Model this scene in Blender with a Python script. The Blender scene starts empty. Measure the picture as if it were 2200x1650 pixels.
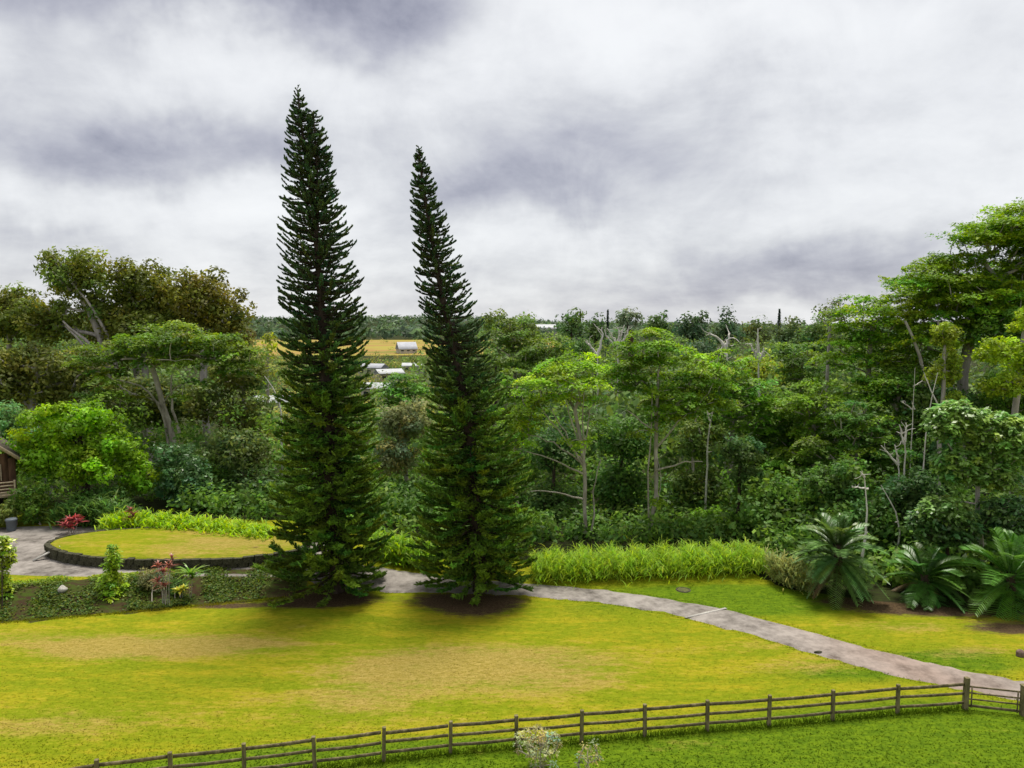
import bpy, math, random
import numpy as np

# ------------------------------------------------------------------ camera, sky, sun, exposure
sc = bpy.context.scene
sc.render.engine = 'CYCLES'
cy = sc.cycles
cy.use_denoising = True
cy.use_adaptive_sampling = True
cy.adaptive_threshold = 0.02
cy.max_bounces = 4
cy.diffuse_bounces = 3
cy.glossy_bounces = 1
cy.transmission_bounces = 3
cy.transparent_max_bounces = 4
cy.volume_bounces = 0
cy.caustics_reflective = False
cy.caustics_refractive = False
sc.view_settings.view_transform = 'Standard'
sc.view_settings.look = 'None'
sc.view_settings.exposure = 0.5
sc.view_settings.gamma = 1.0
sc.view_settings.use_curve_mapping = False

cam_d = bpy.data.cameras.new('camera')
cam_d.sensor_width = 36.0
cam_d.lens = 25.7
cam_d.clip_start = 0.5
cam_d.clip_end = 8000
cam = bpy.data.objects.new('camera', cam_d)
sc.collection.objects.link(cam)
cam.location = (0, 0, 15.6)
cam.rotation_euler = (math.radians(90 - 4.55), 0, 0)
sc.camera = cam

SUN_EL, SUN_AZ = math.radians(70), math.radians(12)      # azimuth clockwise from +Y (behind the trees, to the right)
world = bpy.data.worlds.new('World')
sc.world = world
world.use_nodes = True


def build_sky():
    nt = world.node_tree
    N, L = nt.nodes, nt.links
    N.clear()
    out = N.new('ShaderNodeOutputWorld')
    bg = N.new('ShaderNodeBackground')
    L.new(bg.outputs[0], out.inputs[0])
    sky = N.new('ShaderNodeTexSky')
    sky.sky_type = 'NISHITA'
    sky.sun_disc = False
    sky.sun_elevation = SUN_EL
    sky.sun_rotation = SUN_AZ
    sky_s = N.new('ShaderNodeVectorMath'); sky_s.operation = 'SCALE'
    sky_s.inputs['Scale'].default_value = 0.12
    L.new(sky.outputs[0], sky_s.inputs[0])
    tc = N.new('ShaderNodeTexCoord')
    sep = N.new('ShaderNodeSeparateXYZ'); L.new(tc.outputs['Generated'], sep.inputs[0])

    def math_(op, a, b=None, c=None, clamp=False):
        m = N.new('ShaderNodeMath'); m.operation = op; m.use_clamp = clamp
        for i, v in enumerate((a, b, c)):
            if v is None:
                continue
            if isinstance(v, (int, float)):
                m.inputs[i].default_value = v
            else:
                L.new(v, m.inputs[i])
        return m.outputs[0]
    zz = math_('MAXIMUM', sep.outputs[2], 0.0)
    den = math_('ADD', zz, 0.28)
    px = math_('DIVIDE', sep.outputs[0], den)
    py = math_('DIVIDE', sep.outputs[1], den)
    comb = N.new('ShaderNodeCombineXYZ')
    L.new(px, comb.inputs[0]); L.new(py, comb.inputs[1])

    def noise(vec, scale, detail, rough, dist, off):
        ad = N.new('ShaderNodeVectorMath'); ad.operation = 'ADD'
        L.new(vec, ad.inputs[0]); ad.inputs[1].default_value = off
        n = N.new('ShaderNodeTexNoise')
        n.inputs['Scale'].default_value = scale; n.inputs['Detail'].default_value = detail
        n.inputs['Roughness'].default_value = rough; n.inputs['Distortion'].default_value = dist
        L.new(ad.outputs[0], n.inputs['Vector'])
        return n
    n1 = noise(comb.outputs[0], 0.95, 9, 0.58, 0.25, (3.1, 7.7, 0))
    n2 = noise(comb.outputs[0], 3.0, 9, 0.60, 0.2, (11.3, 2.2, 5))
    n3 = noise(tc.outputs['Generated'], 6.5, 9, 0.62, 0.5, (2.3, 1.2, 6))
    # local cloud masses: offset of the view direction warped by noise
    wn = noise(tc.outputs['Generated'], 4.5, 5, 0.55, 0.0, (1.0, 4.0, 2.0))
    wsub = N.new('ShaderNodeVectorMath'); wsub.operation = 'SUBTRACT'
    L.new(wn.outputs['Color'], wsub.inputs[0]); wsub.inputs[1].default_value = (0.5, 0.5, 0.5)
    wsc = N.new('ShaderNodeVectorMath'); wsc.operation = 'SCALE'; wsc.inputs['Scale'].default_value = 0.22
    L.new(wsub.outputs[0], wsc.inputs[0])
    wdir = N.new('ShaderNodeVectorMath'); wdir.operation = 'ADD'
    L.new(tc.outputs['Generated'], wdir.inputs[0]); L.new(wsc.outputs[0], wdir.inputs[1])

    def mass(a, b, ra, rb):
        """a soft cloud mass: direction tangent a (right), b (up); radii ra, rb"""
        k = 1 / math.sqrt(1 + a * a + b * b)
        d = (a * k, k, b * k)
        sb = N.new('ShaderNodeVectorMath'); sb.operation = 'SUBTRACT'
        L.new(wdir.outputs[0], sb.inputs[0]); sb.inputs[1].default_value = d
        ml = N.new('ShaderNodeVectorMath'); ml.operation = 'MULTIPLY'
        L.new(sb.outputs[0], ml.inputs[0]); ml.inputs[1].default_value = (1 / ra, 0.5 / ra, 1 / rb)
        ln = N.new('ShaderNodeVectorMath'); ln.operation = 'LENGTH'
        L.new(ml.outputs[0], ln.inputs[0])
        mr = N.new('ShaderNodeMapRange'); mr.interpolation_type = 'SMOOTHSTEP'
        mr.inputs['From Min'].default_value = 1.25; mr.inputs['From Max'].default_value = 0.15
        L.new(ln.outputs['Value'], mr.inputs['Value'])
        return mr.outputs[0]
    dens = math_('MULTIPLY_ADD', n1.outputs[0], 0.85, -0.315)
    dens = math_('MULTIPLY_ADD', n3.outputs[0], 0.46, dens)
    dens = math_('MULTIPLY_ADD', n2.outputs[0], 0.40, dens)       # mean about 0.62
    for a, b, ra, rb, w in SKY_MASSES:
        dens = math_('MULTIPLY_ADD', mass(a, b, ra, rb), w, dens)
    ramp = N.new('ShaderNodeValToRGB')
    cr = ramp.color_ramp
    cr.interpolation = 'B_SPLINE'
    cr.elements[0].position = 0.28; cr.elements[0].color = (0.93, 0.94, 0.95, 1)
    cr.elements[1].position = 1.0; cr.elements[1].color = (0.20, 0.205, 0.27, 1)
    for pos, col in ((0.46, (0.80, 0.81, 0.83, 1)), (0.60, (0.65, 0.66, 0.69, 1)), (0.74, (0.49, 0.495, 0.56, 1)), (0.88, (0.34, 0.345, 0.42, 1))):
        e = cr.elements.new(pos); e.color = col
    L.new(dens, ramp.inputs[0])
    mix = N.new('ShaderNodeMix'); mix.data_type = 'RGBA'
    mix.inputs[0].default_value = 0.92
    L.new(sky_s.outputs[0], mix.inputs[6]); L.new(ramp.outputs[0], mix.inputs[7])
    L.new(mix.outputs[2], bg.inputs[0])
    bg.inputs[1].default_value = 0.74


# (right, up, radius right, radius up, weight): positive = thicker and darker cloud
SKY_MASSES = [
    (-0.44, 0.46, 0.34, 0.085, 0.38), (-0.22, 0.44, 0.22, 0.075, 0.14), (-0.46, 0.215, 0.20, 0.055, 0.26),
    (0.03, 0.175, 0.16, 0.045, 0.20), (0.40, 0.085, 0.28, 0.06, 0.22), (0.40, 0.46, 0.20, 0.04, 0.18),
    (-0.66, 0.10, 0.12, 0.035, 0.10), (0.22, 0.26, 0.3, 0.06, 0.10),
    (-0.40, 0.33, 0.14, 0.06, -0.18), (0.12, 0.40, 0.2, 0.08, -0.20), (0.55, 0.36, 0.28, 0.12, -0.12),
    (-0.36, 0.125, 0.22, 0.05, -0.12), (-0.16, 0.04, 0.14, 0.04, -0.12), (0.2, 0.02, 0.3, 0.03, -0.10),
    (-0.64, 0.18, 0.12, 0.05, -0.14), (0.66, 0.20, 0.2, 0.08, -0.16),
]
build_sky()

sun_d = bpy.data.lights.new('sun', 'SUN')
sun_d.energy = 3.4
sun_d.angle = math.radians(20)
sun_d.color = (1.0, 0.95, 0.86)
sun = bpy.data.objects.new('sun', sun_d)
sc.collection.objects.link(sun)
sun.location = (20, 40, 80)
# lamp shines along -Z: tilt by zenith angle and turn so the light comes from azimuth SUN_AZ
sun.rotation_euler = (-(math.pi / 2 - SUN_EL), 0, -SUN_AZ)

# ------------------------------------------------------------------ helpers
COL = sc.collection
UP = np.array([0.0, 0.0, 1.0])


def S(a, b, v):
    t = np.clip((np.asarray(v, float) - a) / (b - a), 0, 1)
    return t * t * (3 - 2 * t)


def H(x, y):
    """height of the ground"""
    x = np.asarray(x, float); y = np.asarray(y, float)
    yb = 37.6 + np.clip((x + 27) * 0.26, -2, 3.7)
    z = 0.8 * S(0, 3.3, y - yb) * (1 - S(-13, -3, x))
    z = z - 4.0 * S(58, 85, y) + 1.5 * S(140, 200, y) + 6 * S(350, 520, y) + S(800, 1500, y) * (9 + 14 * S(120, -160, x))
    z = z + 0.05 * np.sin(x * 0.31 + 1.3) * np.sin(y * 0.27) * S(60, 50, y) * S(0, 3, np.abs(y - 43.5) - 2)
    z = z + S(90, 140, y) * 0.9 * np.sin(x * 0.021 + 0.6) * np.cos(y * 0.013) + S(900, 1300, y) * 3 * np.sin(x * 0.006 + 1.0)
    return z


def h(x, y):
    return float(H(x, y))


def link(o, parent=None):
    COL.objects.link(o)
    if parent is not None:
        o.parent = parent
    return o


def empty(name, loc):
    o = bpy.data.objects.new(name, None)
    o.empty_display_size = 0.3
    o.location = loc
    return link(o)


def tag(o, label=None, cat=None, group=None, kind=None):
    if label: o['label'] = label
    if cat: o['category'] = cat
    if group: o['group'] = group
    if kind: o['kind'] = kind
    return o


def make_mesh(name, parts, smooth=False):
    """parts: list of (V (n,3), F (m,k) ints, col (n,3) or None)"""
    me = bpy.data.meshes.new(name)
    vs, loops, starts, cols = [], [], [], []
    nv = nl = 0
    for V, F, c in parts:
        V = np.asarray(V, float).reshape(-1, 3); F = np.asarray(F, int)
        if len(F) == 0:
            continue
        vs.append(V); loops.append((F + nv).ravel())
        starts.append(nl + np.arange(len(F)) * F.shape[1])
        nl += F.size; nv += len(V)
        cols.append(np.ones((len(V), 3)) * (0.5 if c is None else np.asarray(c, float)))
    V = np.concatenate(vs); Lp = np.concatenate(loops); St = np.concatenate(starts)
    me.vertices.add(len(V)); me.vertices.foreach_set('co', V.astype(np.float32).ravel())
    me.loops.add(len(Lp)); me.loops.foreach_set('vertex_index', Lp.astype(np.int32))
    me.polygons.add(len(St)); me.polygons.foreach_set('loop_start', St.astype(np.int32))
    a = me.attributes.new('tint', 'FLOAT_COLOR', 'POINT')
    C4 = np.concatenate([np.concatenate(cols), np.ones((len(V), 1))], 1)
    a.data.foreach_set('color', C4.astype(np.float32).ravel())
    me.update(calc_edges=True)
    if smooth:
        me.polygons.foreach_set('use_smooth', np.ones(len(St), bool))
    me.validate()
    return me


def obj(name, parts, mat, parent=None, smooth=False, origin=None):
    if origin is not None:
        parts = [(np.asarray(V, float).reshape(-1, 3) - np.asarray(origin, float), F, c) for V, F, c in parts]
    me = make_mesh(name, parts, smooth)
    me.materials.append(mat)
    o = bpy.data.objects.new(name, me)
    if origin is not None and parent is None:
        o.location = origin
    return link(o, parent)


def unit(v):
    v = np.asarray(v, float)
    return v / np.maximum(np.linalg.norm(v, axis=-1, keepdims=True), 1e-9)


def leaves(C, Nrm, length, width, col, rng, T=None):
    """diamond leaf faces; C centres, Nrm normals, optional long axis T"""
    n = len(C)
    Nrm = unit(Nrm)
    if T is None:
        T = rng.normal(size=(n, 3))
    T = unit(T - Nrm * np.sum(T * Nrm, 1, keepdims=True))
    B = np.cross(Nrm, T)
    length = np.broadcast_to(np.asarray(length, float), (n,))[:, None]
    width = np.broadcast_to(np.asarray(width, float), (n,))[:, None]
    V = np.stack([C - T * length / 2, C - B * width / 2 + T * length * 0.05 - Nrm * length * 0.06, C + T * length / 2, C + B * width / 2 + T * length * 0.05 - Nrm * length * 0.06], 1).reshape(-1, 3)
    F = np.arange(4 * n).reshape(n, 4)
    return V, F, np.repeat(np.broadcast_to(col, (n, 3)), 4, 0)


def tubes(P0, P1, R0, R1, k=6, col=None):
    """one frustum for each row"""
    P0 = np.asarray(P0, float); P1 = np.asarray(P1, float)
    R0 = np.asarray(R0, float); R1 = np.asarray(R1, float)
    n = len(P0)
    d = unit(P1 - P0)
    ref = np.where(np.abs(d[:, 2:3]) > 0.9, np.array([[1.0, 0, 0]]), np.array([[0, 0, 1.0]]))
    a = unit(np.cross(d, ref)); b = np.cross(d, a)
    ang = np.arange(k) * 2 * math.pi / k
    ring = a[:, None, :] * np.cos(ang)[None, :, None] + b[:, None, :] * np.sin(ang)[None, :, None]
    V = np.concatenate([P0[:, None] + ring * R0[:, None, None], P1[:, None] + ring * R1[:, None, None]], 1)
    i = np.arange(k); j = (i + 1) % k
    q = np.stack([i, j, j + k, i + k], 1)
    F = (q[None] + (np.arange(n) * 2 * k)[:, None, None]).reshape(-1, 4)
    return V.reshape(-1, 3), F, col


def polyline_tube(pts, radii, k=7, col=None):
    """connected tube along a polyline, with a tip cap"""
    pts = np.asarray(pts, float); n = len(pts)
    radii = np.broadcast_to(np.asarray(radii, float), (n,))
    d = unit(np.gradient(pts, axis=0))
    ref = np.array([1.0, 0, 0]) if abs(d[0, 2]) > 0.7 else UP
    a = unit(np.cross(d, ref)); b = np.cross(d, a)
    ang = np.arange(k) * 2 * math.pi / k
    V = pts[:, None] + (a[:, None] * np.cos(ang)[None, :, None] + b[:, None] * np.sin(ang)[None, :, None]) * radii[:, None, None]
    i = np.arange(k); j = (i + 1) % k
    q = np.stack([i, j, j + k, i + k], 1)
    F = (q[None] + (np.arange(n - 1) * k)[:, None, None]).reshape(-1, 4)
    return V.reshape(-1, 3), F, col


def box(cx, cy, cz, sx, sy, sz, rz=0.0, bevel=0.0):
    """box with optional chamfered edges along Z (cheap bevel)"""
    x, y, z = sx / 2, sy / 2, sz / 2
    if bevel <= 0:
        prof = [(-x, -y), (x, -y), (x, y), (-x, y)]
    else:
        e = bevel
        prof = [(-x + e, -y), (x - e, -y), (x, -y + e), (x, y - e), (x - e, y), (-x + e, y), (-x, y - e), (-x, -y + e)]
    c, s = math.cos(rz), math.sin(rz)
    pr = np.array([(cx + a * c - b * s, cy + a * s + b * c) for a, b in prof])
    k = len(pr)
    V = np.concatenate([np.c_[pr, np.full(k, cz - z)], np.c_[pr, np.full(k, cz + z)]])
    i = np.arange(k); j = (i + 1) % k
    return [(V, np.stack([i, j, j + k, i + k], 1), None), (V, np.array([np.arange(k)[::-1], np.arange(k) + k]), None)]


def beam(a, b, w, t):
    """rectangular bar from a to b; w is its height, t its thickness"""
    a = np.asarray(a, float); b = np.asarray(b, float)
    d = unit(b - a); s = unit(np.cross(d, UP)); u = np.cross(s, d)
    pr = [(-t / 2, -w / 2), (t / 2, -w / 2), (t / 2, w / 2), (-t / 2, w / 2)]
    V = np.array([a + s * p + u * q for p, q in pr] + [b + s * p + u * q for p, q in pr])
    F = np.array([[0, 1, 5, 4], [1, 2, 6, 5], [2, 3, 7, 6], [3, 0, 4, 7], [3, 2, 1, 0], [4, 5, 6, 7]])
    return (V, F, None)


# ------------------------------------------------------------------ materials
def new_mat(name):
    m = bpy.data.materials.new(name)
    m.use_nodes = True
    nt = m.node_tree
    nt.nodes.clear()
    out = nt.nodes.new('ShaderNodeOutputMaterial')
    return m, nt.nodes, nt.links, out


def leaf_material(name, trans=0.40, rough=0.55, spec=0.25):
    m, N, L, out = new_mat(name)
    at = N.new('ShaderNodeAttribute'); at.attribute_name = 'tint'
    bs = N.new('ShaderNodeBsdfPrincipled')
    bs.inputs['Roughness'].default_value = rough
    bs.inputs['Specular IOR Level'].default_value = spec
    L.new(at.outputs['Color'], bs.inputs['Base Color'])
    tr = N.new('ShaderNodeBsdfTranslucent')
    hs = N.new('ShaderNodeHueSaturation')
    hs.inputs['Hue'].default_value = 0.496; hs.inputs['Value'].default_value = 1.5; hs.inputs['Saturation'].default_value = 1.05
    L.new(at.outputs['Color'], hs.inputs['Color']); L.new(hs.outputs[0], tr.inputs[0])
    mx = N.new('ShaderNodeMixShader'); mx.inputs[0].default_value = trans
    L.new(bs.outputs[0], mx.inputs[1]); L.new(tr.outputs[0], mx.inputs[2])
    L.new(mx.outputs[0], out.inputs[0])
    return m


def noisy_material(name, c1, c2, scale, rough=0.85, bump=0.3, stretch=(1, 1, 1), detail=6, c3=None, spec=0.2):
    m, N, L, out = new_mat(name)
    tc = N.new('ShaderNodeTexCoord')
    mp = N.new('ShaderNodeMapping'); mp.inputs['Scale'].default_value = stretch
    L.new(tc.outputs['Object'], mp.inputs[0])
    n = N.new('ShaderNodeTexNoise')
    n.inputs['Scale'].default_value = scale; n.inputs['Detail'].default_value = detail; n.inputs['Roughness'].default_value = 0.65
    L.new(mp.outputs[0], n.inputs['Vector'])
    r = N.new('ShaderNodeValToRGB')
    r.color_ramp.elements[0].position = 0.32; r.color_ramp.elements[0].color = (*c1, 1)
    r.color_ramp.elements[1].position = 0.68; r.color_ramp.elements[1].color = (*c2, 1)
    if c3:
        e = r.color_ramp.elements.new(0.52); e.color = (*c3, 1)
    L.new(n.outputs[0], r.inputs[0])
    bs = N.new('ShaderNodeBsdfPrincipled')
    bs.inputs['Roughness'].default_value = rough
    bs.inputs['Specular IOR Level'].default_value = spec
    L.new(r.outputs[0], bs.inputs['Base Color'])
    if bump:
        b = N.new('ShaderNodeBump'); b.inputs['Strength'].default_value = bump; b.inputs['Distance'].default_value = 0.05
        L.new(n.outputs[0], b.inputs['Height']); L.new(b.outputs[0], bs.inputs['Normal'])
    L.new(bs.outputs[0], out.inputs[0])
    return m


M = {}
M['leaf'] = leaf_material('foliage')
M['needle'] = leaf_material('pine_foliage', 0.15, 0.6, 0.2)
M['gloss_leaf'] = leaf_material('glossy_foliage', 0.25, 0.38, 0.45)
M['bark'] = noisy_material('pale_bark', (0.20, 0.175, 0.135), (0.50, 0.46, 0.37), 3.0, 0.9, 0.5, (1, 1, 0.3))
M['bark_grey'] = noisy_material('silver_bark', (0.22, 0.20, 0.18), (0.46, 0.42, 0.38), 3.0, 0.9, 0.4, (1, 1, 0.3))
M['bark_dark'] = noisy_material('dark_bark', (0.025, 0.018, 0.012), (0.075, 0.055, 0.04), 4.0, 0.95, 0.6, (1, 1, 0.3))
M['dead_wood'] = noisy_material('bleached_wood', (0.42, 0.39, 0.34), (0.74, 0.71, 0.65), 4.0, 0.9, 0.4, (1, 1, 0.25))
M['fence_wood'] = noisy_material('weathered_fence_wood', (0.065, 0.053, 0.028), (0.27, 0.22, 0.125), 5.0, 0.9, 0.5, (1, 1, 1), c3=(0.14, 0.115, 0.062))
M['fence_post'] = noisy_material('mossy_post_wood', (0.075, 0.068, 0.03), (0.25, 0.21, 0.11), 6.0, 0.9, 0.5, (1, 1, 0.3))
M['concrete'] = None
M['stone'] = noisy_material('dark_lava_stone', (0.025, 0.022, 0.017), (0.12, 0.105, 0.075), 6.0, 0.95, 0.8, c3=(0.055, 0.055, 0.03))
M['pale_stone'] = noisy_material('pale_stone', (0.30, 0.28, 0.25), (0.52, 0.50, 0.45), 6.0, 0.9, 0.5)
M['rust_stone'] = noisy_material('reddish_stone', (0.13, 0.08, 0.065), (0.26, 0.18, 0.15), 6.0, 0.9, 0.5)
M['white_metal'] = noisy_material('pale_roof_sheet', (0.36, 0.38, 0.39), (0.50, 0.51, 0.51), 0.6, 0.5, 0.0)
M['grey_roof'] = noisy_material('grey_roof_sheet', (0.30, 0.31, 0.34), (0.42, 0.43, 0.46), 0.6, 0.6, 0.0)
M['house_wall'] = noisy_material('cream_house_wall', (0.42, 0.38, 0.30), (0.58, 0.54, 0.45), 0.9, 0.8, 0.0)
M['window'] = noisy_material('dark_window', (0.02, 0.025, 0.03), (0.04, 0.045, 0.05), 1.0, 0.15, 0.0, spec=0.5)
M['brown_wood'] = noisy_material('brown_siding', (0.05, 0.028, 0.016), (0.13, 0.075, 0.045), 4.0, 0.85, 0.3, (1, 1, 0.2))
M['shingle'] = noisy_material('weathered_shingle', (0.06, 0.05, 0.04), (0.15, 0.125, 0.10), 5.0, 0.9, 0.4)
M['pale_wood'] = noisy_material('pale_deck_wood', (0.28, 0.22, 0.14), (0.48, 0.40, 0.28), 4.0, 0.8, 0.3)
M['bin_plastic'] = noisy_material('grey_plastic', (0.10, 0.12, 0.135), (0.15, 0.17, 0.19), 3.0, 0.5, 0.1)
M['gate_metal'] = noisy_material('rusted_gate_metal', (0.13, 0.10, 0.065), (0.26, 0.20, 0.13), 6.0, 0.55, 0.1)
M['pole'] = noisy_material('creosote_pole', (0.05, 0.03, 0.02), (0.10, 0.06, 0.04), 3.0, 0.9, 0.2)
M['cover_metal'] = noisy_material('rusty_cover', (0.05, 0.055, 0.02), (0.12, 0.12, 0.04), 6.0, 0.8, 0.3)


def concrete_material():
    m, N, L, out = new_mat('stained_concrete')
    tc = N.new('ShaderNodeTexCoord')
    def nz(scale, detail=5, rough=0.6):
        n = N.new('ShaderNodeTexNoise'); n.inputs['Scale'].default_value = scale
        n.inputs['Detail'].default_value = detail; n.inputs['Roughness'].default_value = rough
        L.new(tc.outputs['Object'], n.inputs['Vector']); return n.outputs[0]
    a, b, c = nz(0.35), nz(1.6, 6, 0.7), nz(14, 3)
    r = N.new('ShaderNodeValToRGB')
    r.color_ramp.elements[0].position = 0.36; r.color_ramp.elements[0].color = (0.085, 0.074, 0.063, 1)
    r.color_ramp.elements[1].position = 0.60; r.color_ramp.elements[1].color = (0.315, 0.285, 0.255, 1)
    e = r.color_ramp.elements.new(0.45); e.color = (0.185, 0.165, 0.145, 1)
    ad = N.new('ShaderNodeMath'); ad.operation = 'MULTIPLY_ADD'
    L.new(b, ad.inputs[0]); ad.inputs[1].default_value = 0.55
    sc_ = N.new('ShaderNodeMath'); sc_.operation = 'MULTIPLY'; L.new(a, sc_.inputs[0]); sc_.inputs[1].default_value = 0.45
    L.new(sc_.outputs[0], ad.inputs[2])
    L.new(ad.outputs[0], r.inputs[0])
    # rusty soil wash
    at = N.new('ShaderNodeAttribute'); at.attribute_name = 'tint'
    sp = N.new('ShaderNodeSeparateColor'); L.new(at.outputs['Color'], sp.inputs[0])
    mu = N.new('ShaderNodeMath'); mu.operation = 'MULTIPLY'; L.new(sp.outputs[0], mu.inputs[0]); L.new(b, mu.inputs[1])
    mx = N.new('ShaderNodeMix'); mx.data_type = 'RGBA'
    L.new(mu.outputs[0], mx.inputs[0]); L.new(r.outputs[0], mx.inputs[6]); mx.inputs[7].default_value = (0.36, 0.21, 0.15, 1)
    bs = N.new('ShaderNodeBsdfPrincipled'); bs.inputs['Roughness'].default_value = 0.9; bs.inputs['Specular IOR Level'].default_value = 0.2
    L.new(mx.outputs[2], bs.inputs['Base Color'])
    bp = N.new('ShaderNodeBump'); bp.inputs['Strength'].default_value = 0.4; bp.inputs['Distance'].default_value = 0.03
    L.new(c, bp.inputs['Height']); L.new(bp.outputs[0], bs.inputs['Normal'])
    L.new(bs.outputs[0], out.inputs[0])
    return m


M['concrete'] = concrete_material()


def ground_material(name='grass_and_soil', blade=False):
    """tint: R dryness, G bare soil, B lushness and painted shade;  zone: R far field, G forest floor, B dark ground cover"""
    m, N, L, out = new_mat(name)
    geo = N.new('ShaderNodeNewGeometry')
    pos = geo.outputs['Position']
    def nz(scale, detail=5, rough=0.6, stretch=None, off=(0, 0, 0)):
        mp = N.new('ShaderNodeMapping'); mp.inputs['Location'].default_value = off
        if stretch: mp.inputs['Scale'].default_value = stretch
        L.new(pos, mp.inputs[0])
        n = N.new('ShaderNodeTexNoise'); n.inputs['Scale'].default_value = scale
        n.inputs['Detail'].default_value = detail; n.inputs['Roughness'].default_value = rough
        L.new(mp.outputs[0], n.inputs['Vector']); return n.outputs[0]
    def mth(op, a, b, c=None):
        q = N.new('ShaderNodeMath'); q.operation = op
        for i, v in enumerate((a, b, c)):
            if v is None: continue
            if isinstance(v, (int, float)): q.inputs[i].default_value = v
            else: L.new(v, q.inputs[i])
        return q.outputs[0]
    def mr(v, a, b):
        q = N.new('ShaderNodeMapRange'); q.interpolation_type = 'SMOOTHSTEP'
        L.new(v, q.inputs['Value']); q.inputs['From Min'].default_value = a; q.inputs['From Max'].default_value = b
        return q.outputs[0]
    def mix(f, a, b):
        q = N.new('ShaderNodeMix'); q.data_type = 'RGBA'
        L.new(f, q.inputs[0])
        for s_, v in ((6, a), (7, b)):
            if isinstance(v, tuple): q.inputs[s_].default_value = (*v, 1)
            else: L.new(v, q.inputs[s_])
        return q.outputs[2]
    at = N.new('ShaderNodeAttribute'); at.attribute_name = 'tint'
    zn = N.new('ShaderNodeAttribute'); zn.attribute_name = 'zone'
    t = N.new('ShaderNodeSeparateColor'); L.new(at.outputs['Color'], t.inputs[0])
    z = N.new('ShaderNodeSeparateColor'); L.new(zn.outputs['Color'], z.inputs[0])
    big = nz(0.13, 4, 0.55, (0.7, 1.3, 1)); mid = nz(0.55, 5, 0.65, (0.38, 1.5, 1)); small = nz(2.2, 6, 0.75, (0.55, 1.3, 1)); fine = nz(11, 4, 0.7)
    # lawn: green <-> yellow green
    g = mth('MULTIPLY_ADD', mid, 0.65, mth('MULTIPLY_ADD', small, 0.45, mth('MULTIPLY', big, 0.2)))
    lawn = mix(mr(g, 0.565, 0.78), LAWN_GREEN, LAWN_YELLOW)
    lawn = mix(mth('MULTIPLY', mr(fine, 0.52, 0.8), 0.55), lawn, LAWN_BRIGHT)
    grain = nz(4.5, 5, 0.8, (0.6, 1.4, 1), (7, 3, 0))
    lawn = mix(mth('MULTIPLY', mr(grain, 0.52, 0.30), 0.62), lawn, (0.085, 0.11, 0.004))
    lawn = mix(mth('MULTIPLY', mr(grain, 0.52, 0.72), 0.6), lawn, (0.35, 0.31, 0.03))
    lush_shade = mth('ADD', t.outputs[2], mth('MULTIPLY', mth('SUBTRACT', mid, 0.5), 0.9))  # lush grass and painted shade share this mask
    lawn = mix(mr(lush_shade, 0.25, 0.75), lawn, mix(mr(mth('ADD', mth('MULTIPLY', grain, 0.55), mth('MULTIPLY', small, 0.45)), 0.40, 0.62), LUSH_SHADE_A, LUSH_SHADE_B))
    dry = mth('ADD', t.outputs[0], mth('ADD', mth('MULTIPLY', mth('SUBTRACT', small, 0.5), 1.7), mth('MULTIPLY', mth('SUBTRACT', mid, 0.5), 1.7)))
    lawn = mix(mth('MULTIPLY', mr(dry, 0.25, 1.0), 0.85), lawn, mix(mr(mth('ADD', mth('MULTIPLY', grain, 0.6), mth('MULTIPLY', fine, 0.4)), 0.38, 0.64), DRY_A, DRY_B))
    cov = mth('ADD', z.outputs[2], mth('MULTIPLY', mth('SUBTRACT', small, 0.5), 0.5))
    lawn = mix(mr(cov, 0.4, 0.6), lawn, mix(mr(small, 0.38, 0.62), (0.05, 0.03, 0.018), (0.05, 0.075, 0.012)))
    bare = mth('ADD', t.outputs[1], mth('MULTIPLY', mth('SUBTRACT', small, 0.5), 0.9))
    lawn = mix(mr(bare, 0.35, 0.7), lawn, mix(mr(fine, 0.35, 0.65), (0.045, 0.028, 0.016), (0.10, 0.068, 0.035)))
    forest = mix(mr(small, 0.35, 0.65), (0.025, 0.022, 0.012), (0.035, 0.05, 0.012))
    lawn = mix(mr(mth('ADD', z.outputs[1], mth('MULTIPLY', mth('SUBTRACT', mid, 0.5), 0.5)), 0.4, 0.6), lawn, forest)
    fld = nz(0.05, 5, 0.7, (0.35, 1.6, 1))
    field = mix(mr(fld, 0.40, 0.62), (0.30, 0.185, 0.065), (0.30, 0.27, 0.055))
    field = mix(mr(nz(0.02, 3, 0.5, (0.4, 2.0, 1), (40, 9, 0)), 0.56, 0.66), field, (0.12, 0.17, 0.03))
    lawn = mix(mr(z.outputs[0], 0.4, 0.6), lawn, field)
    bs = N.new('ShaderNodeBsdfPrincipled'); bs.inputs['Roughness'].default_value = 0.95; bs.inputs['Specular IOR Level'].default_value = 0.05
    L.new(lawn, bs.inputs['Base Color'])
    bp = N.new('ShaderNodeBump'); bp.inputs['Strength'].default_value = 0.55; bp.inputs['Distance'].default_value = 0.08
    L.new(mth('ADD', mth('MULTIPLY', fine, 0.6), small), bp.inputs['Height']); L.new(bp.outputs[0], bs.inputs['Normal'])
    if blade:
        tr = N.new('ShaderNodeBsdfTranslucent'); L.new(lawn, tr.inputs[0])
        ms = N.new('ShaderNodeMixShader'); ms.inputs[0].default_value = 0.5
        L.new(bs.outputs[0], ms.inputs[1]); L.new(tr.outputs[0], ms.inputs[2]); L.new(ms.outputs[0], out.inputs[0])
    else:
        L.new(bs.outputs[0], out.inputs[0])
    return m


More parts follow.
